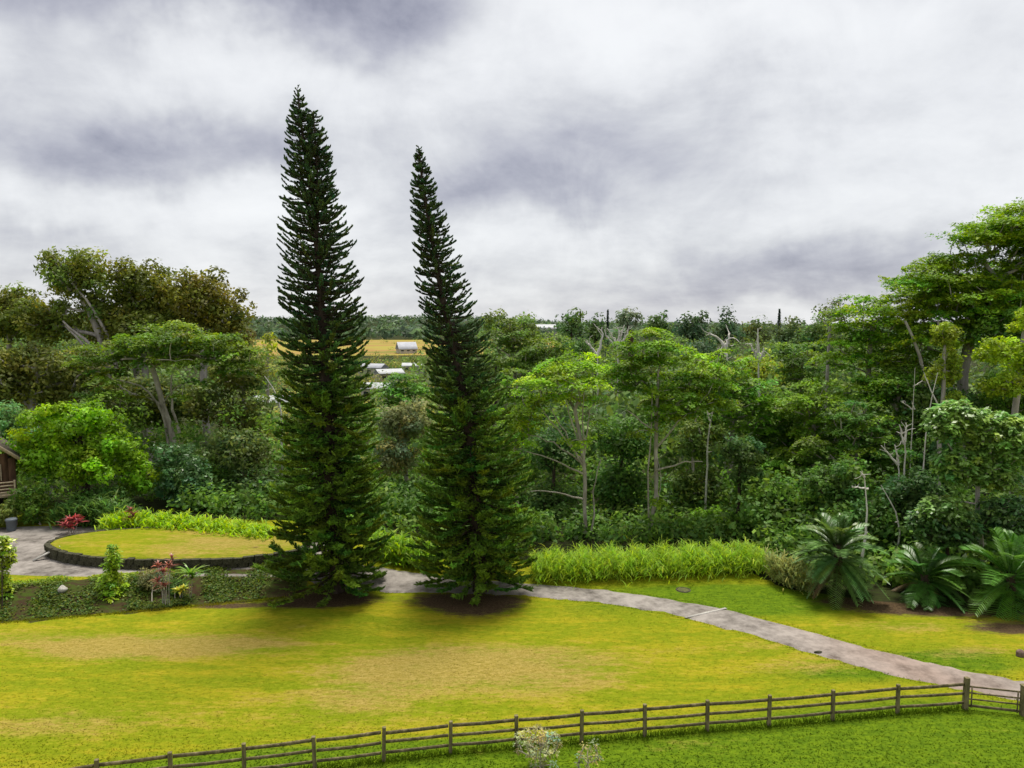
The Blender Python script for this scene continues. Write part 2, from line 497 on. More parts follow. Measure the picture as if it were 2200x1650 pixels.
LAWN_GREEN = (0.165, 0.205, 0.006)
LAWN_YELLOW = (0.300, 0.262, 0.012)
LAWN_BRIGHT = (0.28, 0.27, 0.022)
LUSH_SHADE_A = (0.065, 0.120, 0.005)  # deep greens for lush grass and for shade painted on the lawn
LUSH_SHADE_B = (0.130, 0.200, 0.007)
DRY_A = (0.22, 0.165, 0.03)
DRY_B = (0.37, 0.27, 0.085)
M['ground'] = ground_material()
M['grass'] = ground_material('grass_blades', True)

# ------------------------------------------------------------------ ground
# gaussian patches on the lawn: x, y, radius x, radius y, weight
DRY = [
    (0.44, 33.25, 5.5, 1.7, 0.85), (-4.65, 32.09, 4.0, 1.8, 0.8), (-6.65, 29.59, 3.0, 1.6, 0.6), (1.63, 30.79, 4.0, 1.4, 0.6),
    (-17.46, 34.50, 5.0, 1.5, 0.75), (-14.39, 34.76, 4.0, 1.0, 0.7), (-24.29, 35.57, 4, 1.2, 0.55), (-20.12, 33.99, 3.0, 1.0, 0.5),
    (12.25, 34.50, 2.5, 0.9, 0.5), (13.93, 32.54, 2.6, 0.7, 0.7), (20.62, 37.00, 3.2, 0.8, 0.65), (21.91, 33.99, 3.5, 0.8, 0.5),
    (-14.90, 28.12, 5.0, 1.6, 0.35), (-1.86, 28.12, 6.0, 1.2, 0.3), (-18.71, 27.11, 3.0, 1.4, 0.45), (7.48, 26.16, 2.2, 0.9, 0.35),
]
LUSH_SHADE = [  # lush grass, plus shade painted in at the near end and right
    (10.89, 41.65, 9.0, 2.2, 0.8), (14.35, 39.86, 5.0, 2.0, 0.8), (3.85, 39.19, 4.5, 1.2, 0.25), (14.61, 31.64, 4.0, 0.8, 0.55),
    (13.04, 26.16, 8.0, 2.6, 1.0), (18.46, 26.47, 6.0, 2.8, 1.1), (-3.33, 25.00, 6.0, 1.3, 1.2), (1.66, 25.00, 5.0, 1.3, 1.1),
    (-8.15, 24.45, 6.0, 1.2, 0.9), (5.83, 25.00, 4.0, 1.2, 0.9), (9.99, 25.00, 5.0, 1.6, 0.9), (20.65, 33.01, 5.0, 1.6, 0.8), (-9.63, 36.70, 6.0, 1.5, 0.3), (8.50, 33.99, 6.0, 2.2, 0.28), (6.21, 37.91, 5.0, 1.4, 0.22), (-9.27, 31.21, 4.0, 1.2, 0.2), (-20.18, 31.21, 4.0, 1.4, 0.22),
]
BARE = [
    (-10.93, 40.77, 3.1, 1.5, 1.3), (-2.39, 40.56, 3.3, 1.5, 1.25), (-2.01, 38.41, 3.0, 1.2, 0.42), (24.63, 39.19, 7.0, 1.0, 1.0),
    (20.69, 40.56, 4.0, 0.8, 0.9), (26.00, 36.70, 3.5, 1.2, 0.8), (-16.38, 39.73, 2.6, 0.5, 0.8),
]


for _t in (DRY,):
    _t[:] = [(a, b, c * 1.1, d * 1.1, w * 1.0) for a, b, c, d, w in _t]


def patches(tab, x, y):
    v = np.zeros_like(x)
    for cx, cy_, rx, ry, w in tab:
        v = v + w * np.exp(-(((x - cx) / rx) ** 2 + ((y - cy_) / ry) ** 2))
    return v


def ground_attrs(x, y):
    tint = np.stack([patches(DRY, x, y), patches(BARE, x, y), patches(LUSH_SHADE, x, y)], -1)
    tint[..., 2] += 0.25 * S(27, 24, y)  # lusher grass and painted shade towards the near end
    yb = 37.4 + np.clip((x + 27) * 0.26, -2, 3.7)
    yb = yb + 0.22 * np.sin(x * 1.3) + 0.15 * np.sin(x * 3.1 + 1)
    bank = S(-0.25, 0.1, y - yb) * S(4.5, 3.8, y - yb) * S(-11.5, -13.0, x)
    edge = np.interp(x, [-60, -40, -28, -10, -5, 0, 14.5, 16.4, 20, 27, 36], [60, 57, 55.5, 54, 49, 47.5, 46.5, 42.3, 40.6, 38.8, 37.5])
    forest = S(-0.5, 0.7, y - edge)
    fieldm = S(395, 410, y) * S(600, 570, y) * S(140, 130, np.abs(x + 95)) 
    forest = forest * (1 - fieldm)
    zone = np.stack([fieldm, forest, bank], -1)
    return np.clip(tint, 0, 2), np.clip(zone, 0, 1)


def build_ground():
    xs = np.concatenate([np.linspace(-2600, -200, 22)[:-1], np.linspace(-200, -48, 30)[:-1], np.linspace(-48, 48, 200), np.linspace(48, 200, 30)[1:], np.linspace(200, 2600, 22)[1:]])
    ys = np.concatenate([np.linspace(-60, 18, 14)[:-1], np.linspace(18, 58, 110)[:-1], np.linspace(58, 140, 40)[:-1], np.linspace(140, 560, 46)[:-1], np.linspace(560, 3500, 44)])
    X, Y = np.meshgrid(xs, ys)
    V = np.stack([X, Y, H(X, Y)], -1).reshape(-1, 3)
    nx, ny = len(xs), len(ys)
    i = (np.arange(ny - 1)[:, None] * nx + np.arange(nx - 1)[None]).ravel()
    F = np.stack([i, i + 1, i + 1 + nx, i + nx], 1)
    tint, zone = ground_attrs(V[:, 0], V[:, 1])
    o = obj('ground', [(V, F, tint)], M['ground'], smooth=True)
    a = o.data.attributes.new('zone', 'FLOAT_COLOR', 'POINT')
    a.data.foreach_set('color', np.c_[zone, np.ones(len(V))].astype(np.float32).ravel())
    tag(o, 'sloping lawn of yellow green and dry tan grass running back to the woods', 'ground', kind='structure')


build_ground()


# feet of the fence posts, left to right
POSTS = [(-15.82, 22.61), (-13.79, 23.20), (-11.58, 23.70), (-9.27, 24.16), (-6.97, 24.67), (-4.62, 25.16), (-2.25, 25.60), (0.17, 25.95), (2.61, 26.31), (5.06, 26.72), (7.55, 27.14), (10.08, 27.54), (12.76, 27.95), (15.56, 28.37), (18.46, 28.65)]


def build_lawn_grass():
    rng = np.random.default_rng(5)
    n = 115000
    y = 21.5 + (44 - 21.5) * rng.random(n) ** 1.35
    x = (rng.random(n) * 2 - 1) * (y * 0.74)
    keep = np.ones(n, bool)
    for px, py_ in DRIVE_CENTRE:
        keep &= (x - px) ** 2 + (y - py_) ** 2 > 1.25 ** 2
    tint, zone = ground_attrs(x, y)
    keep &= (tint[:, 1] < 0.5) & (zone[:, 2] < 0.3) & (zone[:, 1] < 0.3)
    x, y, tint, zone = x[keep], y[keep], tint[keep], zone[keep]
    n = len(x)
    z = H(x, y) - 0.01
    a = rng.random(n) * 2 * math.pi
    near = S(30, 24, y)
    hh = (0.012 + 0.03 * rng.random(n) ** 1.5) * (0.8 + 0.5 * np.clip(tint[:, 2], 0, 1) + 0.5 * near)
    w = 0.02 + 0.02 * rng.random(n)
    dx, dy = np.cos(a) * w, np.sin(a) * w
    lean = rng.normal(size=(n, 2)) * 0.07
    # longer tufts left by the mower along the fence, the drive and the foot of the bank
    pf = resample(np.array(POSTS), 200); pd = np.concatenate([fe[8:], ne[8:]])
    bx_ = np.linspace(-31, -13, 150); pb = np.c_[bx_, 37.3 + np.clip((bx_ + 27) * 0.26, -2, 3.7)]
    ex = []
    for pl, cnt, sp, hg in ((pf, 9000, 0.13, 0.16), (pd, 7000, 0.06, 0.06), (pb, 4000, 0.10, 0.13)):
        q = pl[rng.integers(len(pl), size=cnt)] + rng.normal(size=(cnt, 2)) * np.array([0.14, sp])
        ex.append(np.c_[q, hg * (0.3 + rng.random(cnt) ** 2)])
    ex = np.concatenate(ex)
    te, ze = ground_attrs(ex[:, 0], ex[:, 1]); ze *= 0; te[:, 1] = 0
    x = np.r_[x, ex[:, 0]]; y = np.r_[y, ex[:, 1]]; z = H(x, y) - 0.01
    hh = np.r_[hh, ex[:, 2]]; tint = np.r_[tint, te]; zone = np.r_[zone, ze]
    m_ = len(ex); a = rng.random(m_) * 6.283; we = 0.012 + 0.015 * rng.random(m_)
    dx = np.r_[dx, np.cos(a) * we]; dy = np.r_[dy, np.sin(a) * we]
    lean = np.r_[lean, rng.normal(size=(m_, 2)) * 0.05]; n = len(x)
    V = np.stack([np.stack([x - dx, y - dy, z], -1), np.stack([x + dx, y + dy, z], -1), np.stack([x + lean[:, 0], y + lean[:, 1], z + hh], -1)], 1).reshape(-1, 3)
    F = np.arange(3 * n).reshape(n, 3)
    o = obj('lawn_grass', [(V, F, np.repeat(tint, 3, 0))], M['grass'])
    at = o.data.attributes.new('zone', 'FLOAT_COLOR', 'POINT')
    at.data.foreach_set('color', np.c_[np.repeat(zone, 3, 0), np.ones(3 * n)].astype(np.float32).ravel())
    tag(o, 'short yellow green grass blades covering the sloping lawn', 'grass', kind='stuff')


# ------------------------------------------------------------------ driveway
FAR_EDGE = [(-14.5, 45.6), (-7.94, 45.12), (-4.06, 44.48), (0.57, 43.52), (5.53, 42.33), (9.32, 40.70), (12.02, 39.06), (14.56, 37.00), (17.11, 34.71), (19.43, 32.78), (22.53, 31.04), (24.37, 29.98)]
NEAR_EDGE = [(-14.5, 43.0), (-8.17, 41.69), (-4.08, 41.61), (0.54, 41.21), (5.24, 40.07), (8.10, 38.67), (9.81, 37.42), (11.82, 36.01), (14.04, 33.89), (15.78, 32.36), (19.11, 30.14), (21.20, 29.13)]


def resample(pts, n):
    p = np.asarray(pts, float)
    d = np.r_[0, np.cumsum(np.linalg.norm(np.diff(p, axis=0), axis=1))]
    t = np.linspace(0, d[-1], n)
    # smooth with a cubic through chord length
    q = np.stack([np.interp(t, d, p[:, k]) for k in range(p.shape[1])], 1)
    for _ in range(max(2, n // 24)):
        q[1:-1] = 0.25 * q[:-2] + 0.5 * q[1:-1] + 0.25 * q[2:]
    return q


fe, ne = resample(FAR_EDGE, 110), resample(NEAR_EDGE, 110)
DRIVE_CENTRE = [tuple(v) for v in 0.5 * (fe + ne)]


def build_driveway():
    rng = np.random.default_rng(2)
    rows = []
    nk = 7
    tq = np.arange(len(fe))[:, None]
    fj = fe + rng.normal(size=fe.shape) * 0.05 + 0.07 * np.sin(tq * 0.9 + 1) * np.sin(tq * 0.37); nj = ne + rng.normal(size=ne.shape) * 0.06 + 0.09 * np.sin(tq * 0.8) * np.sin(tq * 0.29 + 2)
    for k in range(nk):
        s = k / (nk - 1)
        p = nj * (1 - s) + fj * s
        rows.append(np.c_[p, H(p[:, 0], p[:, 1]) + 0.035 - (0.05 if k in (0, nk - 1) else 0)])
    V = np.stack(rows, 1)
    n = len(fe)
    wash = np.exp(-((V[..., 0] - 18.33) / 3.5) ** 2) * 0.55
    i = (np.arange(n - 1)[:, None] * nk + np.arange(nk - 1)[None]).ravel()
    F = np.stack([i, i + nk, i + nk + 1, i + 1], 1)
    col = np.zeros((n * nk, 3)); col[:, 0] = wash.ravel()
    o = obj('driveway', [(V.reshape(-1, 3), F, col)], M['concrete'], smooth=True)
    tag(o, 'stained concrete driveway curving from the turnaround down to the right', 'driveway', kind='structure')
    # pale joint across the slab
    a = np.array((9.24, 37.91)); b = np.array((11.80, 39.19))
    za, zb = h(*a) + 0.05, h(*b) + 0.05
    obj('expansion_joint', [beam((*a, za), (*b, zb), 0.02, 0.16)], M['pale_stone'], o)
    # turnaround around the island
    out = np.array([(-11.5, 43.2), (-14, 42.9), (-18, 42.45), (-22, 42.2), (-25.5, 42.15), (-28.5, 42.3), (-31.5, 42.7), (-34.5, 43.6), (-37, 45.5), (-41, 47), (-41, 52), (-36, 53.2), (-31, 53.4), (-26, 53.1), (-20, 52.2), (-15, 50.4), (-11, 48), (-10.5, 45.5)])
    out = resample(np.r_[out, out[:1]], 90)[:-1]
    c = np.array([-23.0, 47.4])
    rings = [c + (out - c) * s for s in (1.0, 0.97, 0.8, 0.55, 0.3)]
    V = np.concatenate([np.c_[r, H(r[:, 0], r[:, 1]) + (0.03 if k else -0.03)] for k, r in enumerate(rings)])
    m = len(out); F = []
    for k in range(4):
        i = np.arange(m); j = (i + 1) % m
        F.append(np.stack([k * m + i, k * m + j, (k + 1) * m + j, (k + 1) * m + i], 1))
    o = obj('turnaround', [(V, np.concatenate(F), np.zeros(3))], M['concrete'], smooth=True)
    tag(o, 'pale grey concrete turnaround ringing the raised oval island', 'driveway', kind='structure')


build_driveway()
build_lawn_grass()

# raised oval island: a ring of dark stones round a dry lawn
IC, IRX, IRY, ITOP, IRZ = np.array([-21.9, 47.0]), 8.6, 3.55, 0.62, math.radians(-4)


def isl(a, k=1.0):
    x, y = math.cos(a) * IRX * k, math.sin(a) * IRY * k
    return IC[0] + x * math.cos(IRZ) - y * math.sin(IRZ), IC[1] + x * math.sin(IRZ) + y * math.cos(IRZ)


def build_island():
    rng = np.random.default_rng(8)
    z0 = h(*IC)
    n = 80
    rings = []
    for k, dz in ((0.992, -0.03), (0.95, 0.06), (0.7, 0.09), (0.4, 0.13), (0.15, 0.15)):
        r = np.array([isl(2 * math.pi * i / n, k) for i in range(n)])
        rings.append(np.c_[r, np.full(n, z0 + ITOP + dz)])
    V = np.concatenate(rings); F = []
    i = np.arange(n); j = (i + 1) % n
    for k in range(4):
        F.append(np.stack([k * n + i, k * n + j, (k + 1) * n + j, (k + 1) * n + i], 1))
    F.append(np.stack([4 * n + i, 4 * n + j, 4 * n + (n - j), 4 * n + (n - i) % n], 1)[1:n // 2 - 1])
    tint = np.zeros((len(V), 3))
    x, y = V[:, 0], V[:, 1]
    tint[:, 0] = 0.5 + 0.55 * np.exp(-((x + 18) / 3.2) ** 2 - ((y - 46.5) / 1.6) ** 2) - 0.25 * np.exp(-((x + 26) / 2.5) ** 2)
    tint[:, 2] = 0.35 * S(45.2, 44.0, y) + 0.3 * np.exp(-((x + 27.5) / 2.0) ** 2)
    tint[:, 1] = 0.50 * np.exp(-((x + 22) / 4.0) ** 2 - ((y - 49.3) / 0.7) ** 2) + 0.45 * np.exp(-((x + 16.5) / 2.2) ** 2 - ((y - 45.6) / 0.6) ** 2)
    o = obj('island_lawn', [(V, np.concatenate(F), tint)], M['ground'], smooth=True)
    a = o.data.attributes.new('zone', 'FLOAT_COLOR', 'POINT')
    a.data.foreach_set('color', np.tile([0, 0, 0, 1.0], len(V)).astype(np.float32))
    tag(o, 'dry golden grass mound inside the stone ringed island', 'lawn', kind='structure')
    wall = empty('stone_wall', (IC[0], IC[1], z0))
    tag(wall, 'low dark stone retaining wall around the oval island', 'wall')
    variants = []
    for q in range(5):
        b = box(0, 0, 0, 1, 1, 1, 0, 0.14)
        me = make_mesh('stone', [(V_ + rng.normal(size=V_.shape) * 0.035, F_, None) for V_, F_, _ in [b[0]]] + [(b[1][0], b[1][1], None)])
        me.materials.append(M['stone'])
        variants.append(me)
    per = 2 * math.pi
    for course in range(2):
        a = rng.random() * 0.1
        while a < per:
            L_ = 0.42 + rng.random() * 0.35
            x0, y0 = isl(a)
            sp = math.hypot(math.sin(a) * IRX, math.cos(a) * IRY)
            da = L_ / sp
            x1, y1 = isl(a + da)
            s = bpy.data.objects.new('stone', variants[rng.integers(5)])
            hz = 0.31 if course == 0 else 0.30 + rng.random() * 0.08
            s.location = ((x0 + x1) / 2 - IC[0] + rng.normal() * 0.02, (y0 + y1) / 2 - IC[1] + rng.normal() * 0.02, hz / 2 + course * 0.315)
            s.scale = (math.hypot(x1 - x0, y1 - y0) * 0.985, 0.34, hz)
            s.rotation_euler = (0, rng.normal() * 0.02, math.atan2(y1 - y0, x1 - x0) + rng.normal() * 0.03)
            link(s, wall)
            a += da
    # pale ramp slab set into the wall
    p = np.array([-29.6, 45.75])
    obj('ramp_slab', [beam((p[0] - IC[0] - 0.55, p[1] - IC[1] - 0.75, 0.06), (p[0] - IC[0] + 0.55, p[1] - IC[1] + 0.25, 0.66), 0.07, 0.26)], M['pale_stone'], wall)


build_island()

# ------------------------------------------------------------------ trees
def pick_blobs(ells, rb, rng, tries=60, sep=0.8, flat=1.0, hollow=0.35):
    """blob centres spread through the union of ellipsoids (cx, cy, cz, rx, rz[, ry])"""
    pts = []
    for e in ells:
        cx, cy_, cz, rx, rz = e[:5]
        ry = e[5] if len(e) > 5 else rx * 0.8
        kx, ky, kz = max(rx - rb * 0.8, 0.12), max(ry - rb * 0.8, 0.12), max(rz - rb * 0.7 * flat, 0.08)
        n = int(tries * max(1, rx * ry * (rz / flat + rb) / (rb ** 3)) * 0.5)
        n = min(n, 1500)
        d = unit(rng.normal(size=(n, 3))) * (hollow + (1 - hollow) * rng.random((n, 1)) ** 0.4)
        q = np.c_[cx + d[:, 0] * kx, cy_ + d[:, 1] * ky, cz + d[:, 2] * kz]
        for v in q:
            ok = True
            if pts:
                a = (np.array(pts) - v) / np.array([1, 1, flat])
                ok = np.min(np.sum(a * a, 1)) > (sep * rb) ** 2
            if ok:
                pts.append(v)
    return np.array(pts)


def lumps(ells, rb, rng):
    """break each smooth envelope into a core and overlapping lobes"""
    out = []
    for e in ells:
        cx, cy_, cz, rx, rz = e[:5]; ry = e[5] if len(e) > 5 else rx * 0.8
        if rx < 1.7 * rb:
            out.append((cx, cy_, cz, rx, rz, ry)); continue
        out.append((cx, cy_, cz, rx * 0.82, rz * 0.80, ry * 0.8))
        n = 9
        for k in range(n):
            a = 2.4 * k + rng.normal() * 0.3
            u = -0.45 + 1.35 * (k + 0.5) / n
            w = math.sqrt(max(0.0, 1 - u * u))
            f = 0.36 + 0.24 * rng.random()
            q = 1.14 - f + rng.normal() * 0.05
            out.append((cx + math.cos(a) * w * rx * q, cy_ + math.sin(a) * w * ry * q, cz + u * rz * q, rx * f, rz * f * 0.9, ry * f))
    return out


def tiers(ells, rb, rng, sep):
    """pads in flat storeys"""
    pts = []
    for e in ells:
        cx, cy_, cz, rx, rz = e[:5]; ry = e[5] if len(e) > 5 else rx * 0.85
        gap = 0.95 * rb * 0.85
        nl = max(1, int(round(2 * rz / gap)))
        for l in range(nl):
            u = 0.0 if nl == 1 else -0.85 + 1.7 * l / (nl - 1)
            k = math.sqrt(1 - u * u * 0.85) * (0.85 + 0.25 * rng.random())
            kx, ky = max(rx * k - rb * 0.7, 0.15), max(ry * k - rb * 0.7, 0.15)
            ox, oy = rng.normal(size=2) * 0.12 * rx
            got = []
            for _ in range(int(12 + 16 * kx * ky / rb ** 2)):
                a = rng.random() * 6.283; q = math.sqrt(rng.random())
                v = np.array((cx + ox + math.cos(a) * q * kx, cy_ + oy + math.sin(a) * q * ky, cz + u * rz - 0.10 * q * q * rx * 0.5 + rng.normal() * 0.16))
                if not got or np.min(np.sum((np.array(got)[:, :2] - v[:2]) ** 2, 1)) > (sep * rb) ** 2:
                    got.append(v)
            pts += got
    return np.array(pts)


def skeleton(base, trunk, blobs, rng, r_base, bare=0.45, wob=0.06):
    """trunk: list of points; each blob is reached by a limb from the best place on what is already there"""
    tr = resample(np.array([base] + list(trunk), float), 9)
    tr[1:-1] += rng.normal(size=tr[1:-1].shape) * np.array([1, 1, 0]) * wob * r_base * 4
    nodes = [p for p in tr]; par = [-1] + list(range(8))
    n_tr = 9
    z0, z1 = tr[0][2], tr[-1][2]
    ok = [i for i in range(n_tr) if (nodes[i][2] - z0) > bare * (z1 - z0)]
    tips = []
    order = np.argsort(np.linalg.norm((blobs - tr[-1]) * np.array([1, 1, 0.7]), axis=1))
    for b in blobs[order]:
        A = np.array([nodes[i] for i in ok])
        dv = b - A
        hd = np.linalg.norm(dv[:, :2], axis=1)
        cost = np.linalg.norm(dv, axis=1) + 1.6 * np.maximum(0, 0.35 * hd - dv[:, 2])
        k = ok[int(np.argmin(cost))]
        p0 = nodes[k]; L_ = np.linalg.norm(b - p0)
        if L_ < 0.05:
            continue
        ctrl = p0 + (b - p0) * 0.5 + np.array([0, 0, 0.10 * L_]) + rng.normal(size=3) * 0.07 * L_
        seg = 3 if L_ < 3 else 4
        prev = k
        for s in range(1, seg + 1):
            t = s / seg
            q = (1 - t) ** 2 * p0 + 2 * t * (1 - t) * ctrl + t * t * b
            nodes.append(q); par.append(prev); prev = len(nodes) - 1
            if s < seg or L_ < 2:
                ok.append(prev)
        tips.append(prev)
    n = len(nodes)
    w = np.zeros(n)
    for t in tips: w[t] = 1
    for i in range(n - 1, 0, -1):
        w[par[i]] += w[i]
    w = np.maximum(w, 0.3)
    r = (w / w[0]) ** 0.44 * r_base
    r = np.maximum(r, 0.022)
    # trunk taper
    for i in range(n_tr):
        r[i] = max(r[i], r_base * (1 - 0.5 * i / n_tr) * (1.25 if i == 0 else 1.0) * 0.8)
    P = np.array(nodes); par = np.array(par)
    e = np.arange(1, n)
    r0 = np.minimum(r[par[e]], r[e] * 1.35)
    return tubes(P[par[e]], P[e], r0, r[e], 6 if base[1] < 60 else 5)


FOLIAGE = 1.95        # overall reflectance of the leaf colours below


def palette(col, n, rng, blob=0.22, hue=0.12):
    """n colours around col: value and yellow-green shifts"""
    v = np.exp(rng.normal(size=(n, 1)) * blob)
    s = rng.normal(size=(n, 1)) * hue
    c = np.array(col)[None] * FOLIAGE * v * np.c_[1 + s, np.ones(n), 1 - s]
    return np.clip(c, 0.003, 0.8)


def foliage(blobs, rb, kind, n_leaf, size, col, rng, hue=0.12, vary=0.2, cols=None):
    """kind: 'pad' flat layers, 'clump' rounded masses, 'rosette' big drooping leaves, 'wisp' sparse"""
    nb = len(blobs)
    bc = palette(col, nb, rng, vary, hue) if cols is None else cols(blobs, rng)
    rs = rb * (0.7 + 0.6 * rng.random(nb))
    idx = np.repeat(np.arange(nb), n_leaf)
    n = len(idx)
    R = rs[idx][:, None]
    if kind == 'pad':
        a = rng.random(n) * 2 * math.pi
        # lobed, ragged discs
        ph = rng.random(nb) * 6.28
        rad = np.sqrt(rng.random(n)) * (1 + 0.35 * np.sin(3 * a + ph[idx]) * 0.7 + 0.25 * np.sin(5 * a - 2 * ph[idx]))
        el = 0.7 + 0.6 * rng.random(nb)
        off = np.c_[np.cos(a) * rad * el[idx], np.sin(a) * rad, -0.22 * rad ** 2 + rng.normal(size=n) * 0.09] * R
        tilt = rng.normal(size=(nb, 3)) * np.array([0.22, 0.22, 0])
        off[:, 2] += np.sum(off * tilt[idx], 1)
        C = blobs[idx] + off
        Nn = UP[None] + rng.normal(size=(n, 3)) * 0.34 + np.c_[off[:, :2] / R * 0.35, np.zeros(n)]
    elif kind == 'rosette':
        d = unit(rng.normal(size=(n, 3)) + UP * 0.5)
        k = 0.55 + 0.45 * rng.random((n, 1))
        C = blobs[idx] + d * R * k * np.array([1, 1, 0.75])
        Nn = UP[None] * 0.9 + d * 0.5 + rng.normal(size=(n, 3)) * 0.3
        lc = np.clip(bc[idx] * np.exp(rng.normal(size=(n, 1)) * 0.22), 0.003, 0.8)
        s = size * (0.7 + 0.6 * rng.random(n))
        return leaves(C, Nn, s, s * 0.52, lc, rng, T=d + rng.normal(size=(n, 3)) * 0.3 - UP * 0.25)
    else:
        d = unit(rng.normal(size=(n, 3)))
        k = 0.35 + 0.65 * rng.random((n, 1)) ** 0.5
        ph = rng.random((nb, 3)) * 6.28
        bump = 1 + 0.22 * np.sin(d * 4.2 + ph[idx]).sum(1, keepdims=True) * 0.6
        C = blobs[idx] + d * R * k * bump * np.array([1, 1, 0.8])
        Nn = d * 0.8 + UP * 0.55 + rng.normal(size=(n, 3)) * 0.5
    lc = np.clip(bc[idx] * np.exp(rng.normal(size=(n, 1)) * 0.2) * (1 + rng.normal(size=(n, 1)) * np.array([[0.07, 0, -0.05]])), 0.003, 0.8)
    s = size * (0.6 + 0.8 * rng.random(n))
    return leaves(C, Nn, s, s * 0.55, lc, rng)


def tree(name, label, cat, x, y, ells, col, style='clump', rb=1.0, n_leaf=90, leaf=0.28, trunk_r=0.2, bark='bark', seed=1,
         top=None, bare=0.4, sep=0.85, hue=0.12, vary=0.2, group=None, mat='leaf', flat=None, trunks=None, hollow=0.35, cols=None, base_z=None):
    rng = np.random.default_rng(seed)
    z0 = h(x, y) if base_z is None else base_z
    root = empty(name, (x, y, z0 - 0.1))
    tag(root, label, cat, group)
    org = np.array((x, y, z0 - 0.1))
    flat = flat if flat is not None else (0.75 if style == 'pad' else 1.0)
    if style == 'pad':
        blobs = tiers(ells, rb, rng, sep)
    else:
        blobs = pick_blobs(lumps(ells, rb, rng) if style == 'clump' else ells, rb, rng, sep=sep, flat=flat, hollow=hollow)
    if top is None:
        e = ells[0]
        top = [(x * 0.4 + e[0] * 0.6, y * 0.4 + e[1] * 0.6, e[2] - 0.15 * e[4])]
    wood = [skeleton(org, top, blobs, rng, trunk_r, bare)]
    for tk in (trunks or []):
        pts = resample(np.array(tk, float), 9)
        pts[1:-1] += rng.normal(size=pts[1:-1].shape) * 0.05
        wood.append(polyline_tube(pts, np.linspace(trunk_r * 0.55, trunk_r * 0.22, 9), 6))
    obj('trunk', [(V - org, F, c) for V, F, c in wood], M[bark], root, smooth=True)
    if y > 61:
        n_leaf, leaf = int(n_leaf * 0.52), leaf * 1.3          # farther crowns need fewer, larger leaves
    elif y > 46:
        n_leaf, leaf = int(n_leaf * 0.72), leaf * 1.15
    V, F, c = foliage(blobs, rb, style, n_leaf, leaf, col, rng, hue, vary, cols)
    obj('crown', [(V - org, F, c)], M[mat], root)
    return root


ALB = (0.090, 0.155, 0.009)
ALB_L = (0.125, 0.200, 0.010)
ALB_D = (0.058, 0.115, 0.012)
EUC = (0.078, 0.096, 0.013)
OLIVE = (0.085, 0.105, 0.020)
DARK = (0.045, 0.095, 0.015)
BLUE = (0.058, 0.120, 0.034)
BREAD = (0.105, 0.190, 0.008)
LIME = (0.155, 0.215, 0.012)
MID = (0.070, 0.135, 0.012)
BROWNISH = (0.15, 0.13, 0.06)


